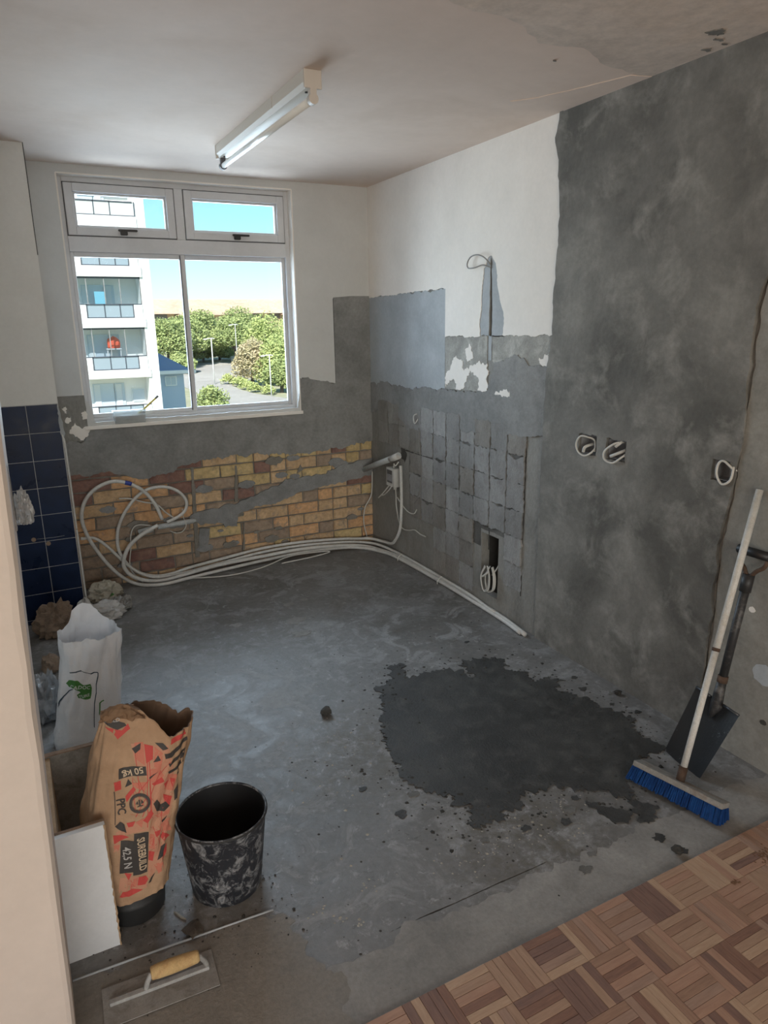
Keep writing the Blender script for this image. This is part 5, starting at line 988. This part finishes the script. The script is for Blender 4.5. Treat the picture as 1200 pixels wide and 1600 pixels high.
bmesh.ops.solidify(bm, geom=bm.faces[:], thickness=0.003); fin('blade', bm, M['spade_blade'], sp, smooth=False)
for sgn in (-1, 1): rod('foot_tread', shm+sl*sgn*0.028, shm+sl*sgn*0.094, 0.005, M['spade_blade'], sp)
ht = Vector((-0.052, -3.108, 0.735)); sd_ = (ht-shm).normalized()
bm = bmesh.new(); sweep(bm, [shm-su*0.07-sn*0.008, shm-su*0.02-sn*0.012, shm+sd_*0.03, shm+sd_*0.08], [0.006, 0.022, 0.019, 0.0165], 14); fin('neck', bm, M['spade_black'], sp, smooth=True)
rod('ferrule', shm+sd_*0.075, shm+sd_*0.10, 0.0185, M['rust'], sp); rod('shaft', shm+sd_*0.08, ht, 0.0150, M['spade_black'], sp, 16, 0.0165)
gl = Vector((0.05, -1, 0.12)); gl = (gl-sd_*gl.dot(sd_)).normalized()
bm = bmesh.new()
for sgn in (-1, 1): sweep(bm, catmull([ht-sd_*0.01, ht+sd_*0.025+gl*sgn*0.022, ht+sd_*0.05+gl*sgn*0.048, ht+sd_*0.088+gl*sgn*0.054], 4), 0.0075, 8)
fin('handle_yoke', bm, M['rust'], sp, smooth=True)
rod('grip', ht+sd_*0.088-gl*0.060, ht+sd_*0.088+gl*0.060, 0.0165, M['grip'], sp, 18)
rod('shaft_socket', ht-sd_*0.055, ht+sd_*0.008, 0.0205, M['spade_black'], sp)
# ------------------------------------------------------------------ plastering trowel
tr = thing('plastering_trowel', (-2.15, -3.07, 0.003), 'steel plastering trowel with yellow wooden handle on the floor', 'trowel')
td = Vector((0.985, -0.045, 0)).normalized(); tn = Vector((0.045, 0.985, 0)).normalized(); tu = Vector((0, 0, 1)); tcn = Vector((-2.152, -3.085, 0.005))
obox('blade', tcn, (td, tn, tu), (0.138, 0.058, 0.0012), M['trowel_steel'], tr, 0.0005)
obox('rib', tcn+tu*0.006+tn*0.004, (td, tn, tu), (0.122, 0.0075, 0.005), M['trowel_rib'], tr, 0.002)
for u0, u1 in ((0.0-0.035, -0.018), (0.118, 0.098)):
    bm = bmesh.new(); sweep(bm, catmull([tcn+td*u0+tn*0.004+tu*0.008, tcn+td*(u0*0.7+u1*0.3)+tn*0.004+tu*0.028, tcn+td*u1+tn*0.004+tu*0.05], 4), [0.007]*9, 8); fin('handle_arm', bm, M['trowel_rib'] if u0 < 0 else M['trowel_steel'], tr, smooth=True)
h0, h1 = tcn+td*-0.020+tn*0.004+tu*0.05, tcn+td*0.100+tn*0.004+tu*0.05
bm = bmesh.new(); sweep(bm, [h0+(h1-h0)*t for t in (0, 0.02, 0.15, 0.4, 0.7, 0.95, 1.0)], [0.012, 0.0155, 0.0175, 0.0185, 0.0175, 0.0155, 0.012], 16); fin('handle', bm, M['handle_wood'], tr, smooth=True)
# ------------------------------------------------------------------ tub on the sill
tb = thing('plastic_tub', (-1.675, 0.012, WZ0+0.004), 'small clear plastic tub of dried plaster on the window sill', 'tub')
bm = bmesh.new(); x0, x1, y0, y1, z0, z1 = -1.772, -1.582, -0.016, 0.05, WZ0+0.0045, WZ0+0.082
q = [[(x0+0.006, y0+0.006, z0), (x1-0.006, y0+0.006, z0), (x1-0.006, y1-0.006, z0), (x0+0.006, y1-0.006, z0)], [(x0, y0, z1), (x1, y0, z1), (x1, y1, z1), (x0, y1, z1)]]
a = [bm.verts.new(p) for p in q[0]]; b_ = [bm.verts.new(p) for p in q[1]]; bm.faces.new(a)
for i in range(4): bm.faces.new((a[i], a[(i+1) % 4], b_[(i+1) % 4], b_[i]))
bmesh.ops.solidify(bm, geom=bm.faces[:], thickness=0.0015); fin('tub_wall', bm, M['mesh_plastic'], tb)
bm = bmesh.new(); sweep(bm, [(x0, y0, z1), (x1, y0, z1), (x1, y1, z1), (x0, y1, z1), (x0, y0, z1)], 0.003, 6); fin('rim', bm, M['mesh_plastic'], tb)
boxo('dried_plaster', (x0+0.008, x1-0.008, y0+0.008, y1-0.008, z0+0.004, z0+0.048), M['tub_fill'], tb, 0.006)
ys = thing('stirring_stick', (-1.60, 0.02, WZ0+0.06), 'yellow stick leaning out of the plastic tub on the sill', 'stick')
rod('stick', (-1.622, 0.02, WZ0+0.055), (-1.496, 0.012, WZ0+0.158), 0.0055, M['yellow'], ys); rod('stick_tip', (-1.512, 0.013, WZ0+0.145), (-1.494, 0.012, WZ0+0.160), 0.0068, M['galv'], ys)

# ------------------------------------------------------------------ outside: ground, road, trees, buildings
def gz(y):
    K = [(5, -9.0), (90, -8.15), (110, -7.8), (150, -6.3), (230, -4.2), (420, -1.5)]
    for (a, za), (b_, zb) in zip(K, K[1:]):
        if y <= b_: return za+(zb-za)*max(0, (y-a))/(b_-a)
    return K[-1][1]
bm = bmesh.new(); ysl = [5, 40, 75, 90, 100, 110, 130, 150, 190, 230, 420]; xs = [-80+20*i for i in range(16)]
gv = [[bm.verts.new((x, y, gz(y))) for x in xs] for y in ysl]
for i in range(len(ysl)-1):
    for j in range(len(xs)-1): bm.faces.new((gv[i][j], gv[i][j+1], gv[i+1][j+1], gv[i+1][j]))
gr = fin('ground', bm, M['grass']); tag(gr, 'green verges and ground beyond the window', kind='structure')
def strip(name, pts, m, lift, parent=gr):
    bm = bmesh.new(); L_, R_ = [], []
    for x0, x1, y in pts: L_.append(bm.verts.new((x0, y, gz(y)+lift))); R_.append(bm.verts.new((x1, y, gz(y)+lift)))
    for i in range(len(pts)-1): bm.faces.new((L_[i], R_[i], R_[i+1], L_[i+1]))
    bmesh.ops.solidify(bm, geom=bm.faces[:], thickness=0.05); return fin(name, bm, m, parent)
strip('road', [(17.5, 30, 70), (19.0, 29.5, 84), (19.5, 27.4, 92), (20.5, 27.0, 98), (20.5, 27.5, 105), (20, 33, 112), (17, 38, 120), (14, 44, 128), (14, 52, 138), (16, 58, 146)], M['road'], 0.08)
def leaf_cloud(bm, c, r, n, size, rnd):
    for _ in range(n):
        d = Vector((rnd.gauss(0, 1), rnd.gauss(0, 1), rnd.gauss(0, 1))).normalized(); q = rnd.random()**0.35
        p = Vector(c)+Vector((d.x*r[0]*q, d.y*r[1]*q, d.z*r[2]*q))
        a = Vector((rnd.gauss(0, 1), rnd.gauss(0, 1), rnd.gauss(0, 1))).normalized(); b_ = a.orthogonal().normalized(); s = size*rnd.uniform(0.6, 1.3)
        a = a*s; b_ = b_*s*0.6
        bm.faces.new([bm.verts.new(p+v) for v in (-a, b_, a, -b_)])
def tree(name, x, y, h, rx, m, label, seed, n=3600, size=0.28, trunk=0.3, clear=0.3, group='trees seen through the window'):
    rnd = random.Random(seed); z = gz(y); t = thing(name, (x, y, z), label, 'tree', group)
    bm = bmesh.new(); sweep(bm, [(x, y, z-0.3), (x+0.1, y, z+h*0.35), (x-0.1, y, z+h*0.62)], [trunk, trunk*0.8, trunk*0.4], 7)
    for k in range(5):
        a = k*1.26+rnd.random(); sweep(bm, [(x, y, z+h*0.32), (x+rx*0.3*math.cos(a), y+rx*0.3*math.sin(a), z+h*0.5), (x+rx*0.6*math.cos(a), y+rx*0.6*math.sin(a), z+h*0.66)], [trunk*0.6, trunk*0.4, trunk*0.15], 5)
    fin('trunk', bm, M['trunk'], t)
    bm = bmesh.new(); nb = 11; lo = z+h*clear
    for k in range(nb):
        a = k*2.4; q = (k/nb)**0.5; cx, cy = x+rx*0.62*q*math.cos(a), y+rx*0.5*q*math.sin(a); rr = rx*rnd.uniform(0.34, 0.48)
        cz = lo+(h*(1-clear))*(0.30+0.42*(1-q*q)+rnd.uniform(-0.1, 0.1))
        leaf_cloud(bm, (cx, cy, cz), (rr, rr, h*(1-clear)*rnd.uniform(0.22, 0.30)), n//nb, size, rnd)
    fin('crown', bm, m, t, recalc=False)
    return t
T = [('spreading_tree', 24.0, 136, 10.0, 6.6, 'leaf_dark', 'broad dark green tree beside the white block'), ('spreading_tree', 33.5, 148, 10.6, 7.6, 'leaf_dark', 'wide dark tree standing behind the window interlock'), ('spreading_tree', 43.0, 152, 11.2, 8.0, 'leaf_dark', 'tall dark tree in front of the long brown roof'),
     ('leafy_tree', 36.2, 112, 11.6, 5.4, 'leaf_light', 'tall yellow green tree highest at the right of the window'), ('leafy_tree', 44.5, 118, 12.4, 6.0, 'leaf_light', 'yellow green tree at the far right edge of the window'), ('leafy_tree', 30.6, 104, 7.8, 3.2, 'leaf_rust', 'rusty tinged tree at the bend of the road'),
     ('leafy_tree', 34.0, 101, 7.8, 4.2, 'leaf_light', 'bushy tree behind the nearer lamp post'), ('leafy_tree', 31.2, 92, 5.4, 2.8, 'leaf_dark', 'low green tree at the lower right of the window')]
T += [('spreading_tree', 29.0, 142, 9.8, 6.2, 'leaf_dark', 'dark tree filling the gap left of the window interlock'), ('spreading_tree', 38.5, 141, 9.4, 6.0, 'leaf_dark', 'dark tree behind the middle distance lamp post'), ('leafy_tree', 49.0, 128, 12.0, 6.0, 'leaf_light', 'yellow green tree half hidden by the right window frame'),
      ('low_thicket', 24.5, 128, 3.4, 3.6, 'leaf_dark', 'low dark thicket beside the white block'), ('low_thicket', 44.5, 138, 3.6, 4.2, 'leaf_dark', 'low dark thicket under the tall dark tree'), ('low_thicket', 31.0, 150, 3.4, 4.6, 'leaf_dark', 'low shaded thicket behind the window interlock'), ('low_thicket', 38.0, 152, 3.4, 4.6, 'leaf_dark', 'low shaded thicket behind the parked car')]
for k, (nm, x, y, h, rx, lm, lab) in enumerate(T): tree(nm, x, y, h, rx, M[lm], lab, 40+k, 9000, 0.25 if y > 120 else 0.18, clear=0.20 if y > 120 and h > 5 else 0.03)
tree('round_shrub', 16.3, 72, 3.7, 2.2, M['leaf_dark'], 'round green bush just right of the window interlock', 71, 2600, 0.16, 0.12, 0.02, 'shrubs along the road')
for k, (x, y, h, r) in enumerate([(27.6, 107, 1.9, 1.5), (28.2, 103, 1.7, 1.4), (28.0, 98.5, 1.6, 1.4), (28.0, 94.5, 1.5, 1.3), (28.9, 91, 1.4, 1.3)]):
    tree('hedge_shrub', x, y, h, r, M['leaf_light'], ['bright hedge shrub farthest up the road', 'second bright hedge shrub from the far end', 'middle one of the bright hedge shrubs', 'fourth bright hedge shrub down the road', 'bright hedge shrub nearest the window'][k], 80+k, 700, 0.14, 0.06, 0.02, 'shrubs along the road')
def post(x, y, h, label, r=0.07):
    t = thing('lamp_post', (x, y, gz(y)), label, 'lamp post', 'lamp posts along the road'); z = gz(y)
    rod('post', (x, y, z), (x, y, z+h), r, M['lamp_post'], t, 8, r*0.7); bm = bmesh.new(); sweep(bm, [(x-0.9, y, z+h-0.1), (x, y, z+h), (x+0.5, y, z+h-0.1)], 0.06, 6); fin('arm', bm, M['lamp_post'], t)
    boxo('lamp_head', (x-1.2, x-0.7, y-0.12, y+0.12, z+h-0.22, z+h-0.06), M['lamp_post'], t, 0.03)
post(25.6, 108, 7.2, 'white lamp post beside the road, tallest one left of the trees', 0.11); post(35.2, 128, 8.5, 'thin pale lamp post in the middle distance'); post(28.3, 88, 5.6, 'white lamp post in front of the right hand trees', 0.085)
# long brown roofed building
lb = thing('long_building', (65, 222, gz(222)), 'long low building with orange brown roof far behind the trees', 'building')
zg = gz(222); boxo('wall', (32, 112, 215, 232, zg-1, 4.6), M['ext_brick'], lb)
for k in range(13):
    x = 36+k*5.8; f = boxo('window_strip', (x, x+3.6, 214.8, 215.2, 2.9, 4.3), M['ext_dark'], lb)
def gable(name, x0, x1, y0, y1, z0, z1, m, par, hip=3.0):
    bm = bmesh.new(); ym = (y0+y1)/2; v = [bm.verts.new(p) for p in ((x0, y0, z0), (x1, y0, z0), (x1, y1, z0), (x0, y1, z0), (x0+hip, ym, z1), (x1-hip, ym, z1))]
    for f in ((0, 1, 5, 4), (2, 3, 4, 5), (1, 2, 5), (3, 0, 4), (3, 2, 1, 0)): bm.faces.new([v[i] for i in f])
    return fin(name, bm, m, par)
gable('roof', 29, 116, 212.5, 235, 4.4, 8.8, M['ext_roof'], lb, 4); gable('porch_roof', 42, 60, 207, 222, 3.9, 6.6, M['ext_roof'], lb, 5); gable('porch_roof', 74, 90, 207, 222, 3.9, 6.6, M['ext_roof'], lb, 5)
boxo('porch_wall', (44, 58, 209, 215, zg-1, 3.95), M['ext_brick'], lb); boxo('porch_wall', (76, 88, 209, 215, zg-1, 3.95), M['ext_brick'], lb)
# blue house
bh = thing('blue_house', (7.6, 54, gz(54)), 'small blue house with slate roof behind the white block', 'house'); z = gz(54)
boxo('wall', (4.8, 8.95, 50, 58, z, -1.75), M['ext_blue'], bh); gable('roof', 4.3, 9.7, 49.4, 58.6, -1.85, -0.35, M['ext_slate'], bh, 2.2); boxo('gutter', (4.3, 9.75, 49.3, 49.5, -1.95, -1.7), M['ext_white'], bh)
wf = boxo('window', (7.55, 8.4, 49.9, 50.02, -2.85, -2.15), M['ext_white'], bh)
for e in ((7.62, 7.95), (8.0, 8.33)): boxo('pane', (e[0], e[1], 49.87, 49.95, -2.78, -2.22), M['ext_door'], wf)
car = thing('parked_car', (40.5, 146, gz(146)), 'white parked car in the shade under the far trees', 'car'); z = gz(146)+0.08
bm = bmesh.new(); sweep(bm, [(38.9, 146, z+0.65), (42.4, 146, z+0.65)], [0.55, 0.55], 10); sweep(bm, [(39.7, 146, z+1.05), (41.7, 146, z+1.05)], [0.5, 0.5], 10); fin('body', bm, M['car'], car, smooth=True)
for x in (39.6, 41.8): rod('wheel', (x, 145.3, z+0.3), (x, 145.55, z+0.3), 0.3, M['ext_dark'], car)
# white apartment block opposite
ap = thing('apartment_block', (0, 38, gz(38)), 'white apartment block with glazed balconies at the left of the window', 'apartment block'); zb0 = gz(38)
FX = 4.62; RX0, RX1 = -1.5, 4.05
boxo('side_wall', (-9, FX, 36.6, 46, zb0, 12.0), M['ext_white'], ap)
boxo('corner_pier', (RX1, FX, 35.0, 36.6, zb0, 12.0), M['ext_white'], ap); boxo('party_pier', (-2.1, RX0, 35.0, 36.6, zb0, 12.0), M['ext_white'], ap); boxo('far_bay', (-9, -2.1, 35.0, 36.6, zb0, 12.0), M['ext_white'], ap)
SL = [(-6.3, -5.75), (-3.72, -3.2), (-1.08, -0.66), (1.48, 1.95), (3.98, 4.50), (6.30, 6.86), (9.2, 9.7)]
for a, b_ in SL: boxo('floor_slab', (RX0, RX1+0.12, 34.9, 36.6, a, b_), M['ext_white'], ap)
for k, ((a, b_), (c, d)) in enumerate(zip(SL, SL[1:])):
    # low side uprights and railing
    rt = b_+0.70
    RR = RX1-0.42 if k != 5 else RX1+0.1
    if k != 5: boxo('balcony_upright', (RX1-0.42, RX1, 34.92, 35.1, b_, rt-0.05), M['ext_white'], ap)
    boxo('balcony_upright', (RX0, 1.32, 34.92, 35.1, b_, rt-0.05), M['ext_white'], ap)
    r_ = bpy.data.objects.new('railing', None); link(r_, ap); r_.matrix_parent_inverse = Matrix.Translation(-PL[ap.name])
    def rp(name, ext, m):
        o = boxo(name, ext, m); o.parent = r_; return o
    rp('rail', (RX0, RX1, 34.93, 35.0, rt-0.06, rt), M['ext_rail']); rp('rail', (1.32, RR, 34.95, 35.0, b_, b_+0.05), M['ext_rail'])
    for x in (1.36, 2.2, 2.95, RR-0.03): rp('baluster', (x-0.02, x+0.02, 34.93, 35.0, b_, rt), M['ext_rail'])
    for x0, x1 in ((1.38, 2.18), (2.22, 2.93), (2.97, RR-0.05)): rp('pane', (x0, x1, 34.96, 34.98, b_+0.05, rt-0.06), M['ext_glass'] if k != 5 else M['ext_curtain'])
    boxo('recess_wall', (RX0, RX1, 36.3, 36.58, b_, c), M['ext_cream'], ap)
    for x0, x1 in ((1.3, 2.35), (2.4, 2.9)):
        fdo = boxo('balcony_door', (x0, x1, 36.22, 36.32, b_+0.05, c-0.35), M['ext_door'], ap); boxo('curtain', (x0+0.05, x0+0.35, 36.18, 36.23, b_+0.1, c-0.4), M['ext_curtain'], fdo)
    if k in (2, 3):                                               # glazed-in storeys
        xs_ = [RX0, -0.4, 0.6, 1.45, 2.3, 3.05, RX1]
        for x0, x1 in zip(xs_, xs_[1:]):
            p_ = boxo('glazing_panel', (x0+0.02, x1-0.02, 35.02, 35.04, rt, c-0.05), M['balc_glass'] if 'balc_glass' in M else M.setdefault('balc_glass', glass_mat('balcony_glazing', (0.92, 0.95, 0.97))), ap)
            boxo('mullion', (x1-0.02, x1+0.02, 35.0, 35.06, rt, c), M['galv'], ap)
        boxo('head_rail', (RX0, RX1, 35.0, 35.08, c-0.09, c), M['ext_rail'], ap)
    if k == 1:
        f2_ = boxo('small_window', (3.25, 3.95, 36.24, 36.32, -2.5, -1.75), M['ext_white'], ap); boxo('pane', (3.30, 3.90, 36.2, 36.26, -2.45, -1.8), M['ext_door'], f2_)
o = boxo('towel', (1.85, 2.35, 35.6, 35.64, 2.62, 3.28), M['ext_towel']); tag(o, 'cyan towel hanging inside the upper glazed balcony', 'towel')
o = crumple('cushion', (2.52, 35.7, 0.42), (0.36, 0.2, 0.45), 3.0, M['ext_red'], 'orange red cushion seen inside the lower glazed balcony', 'cushion', 3)
M['ext_stand'] = plain('white_stand', (0.6, 0.6, 0.62), 0.6)
ld = thing('folding_stand', (2.45, 35.7, -0.66), 'white folding stand under the red cushion on the balcony', 'stand')
boxo('stand_top', (2.15, 2.9, 35.55, 35.85, 0.36, 0.42), M['ext_stand'], ld)
for x in (2.2, 2.85): rod('leg', (x, 35.6, -0.66), (x, 35.8, 0.36), 0.02, M['ext_stand'], ld, 6); rod('leg', (x, 35.8, -0.66), (x, 35.6, 0.36), 0.02, M['ext_stand'], ld, 6)
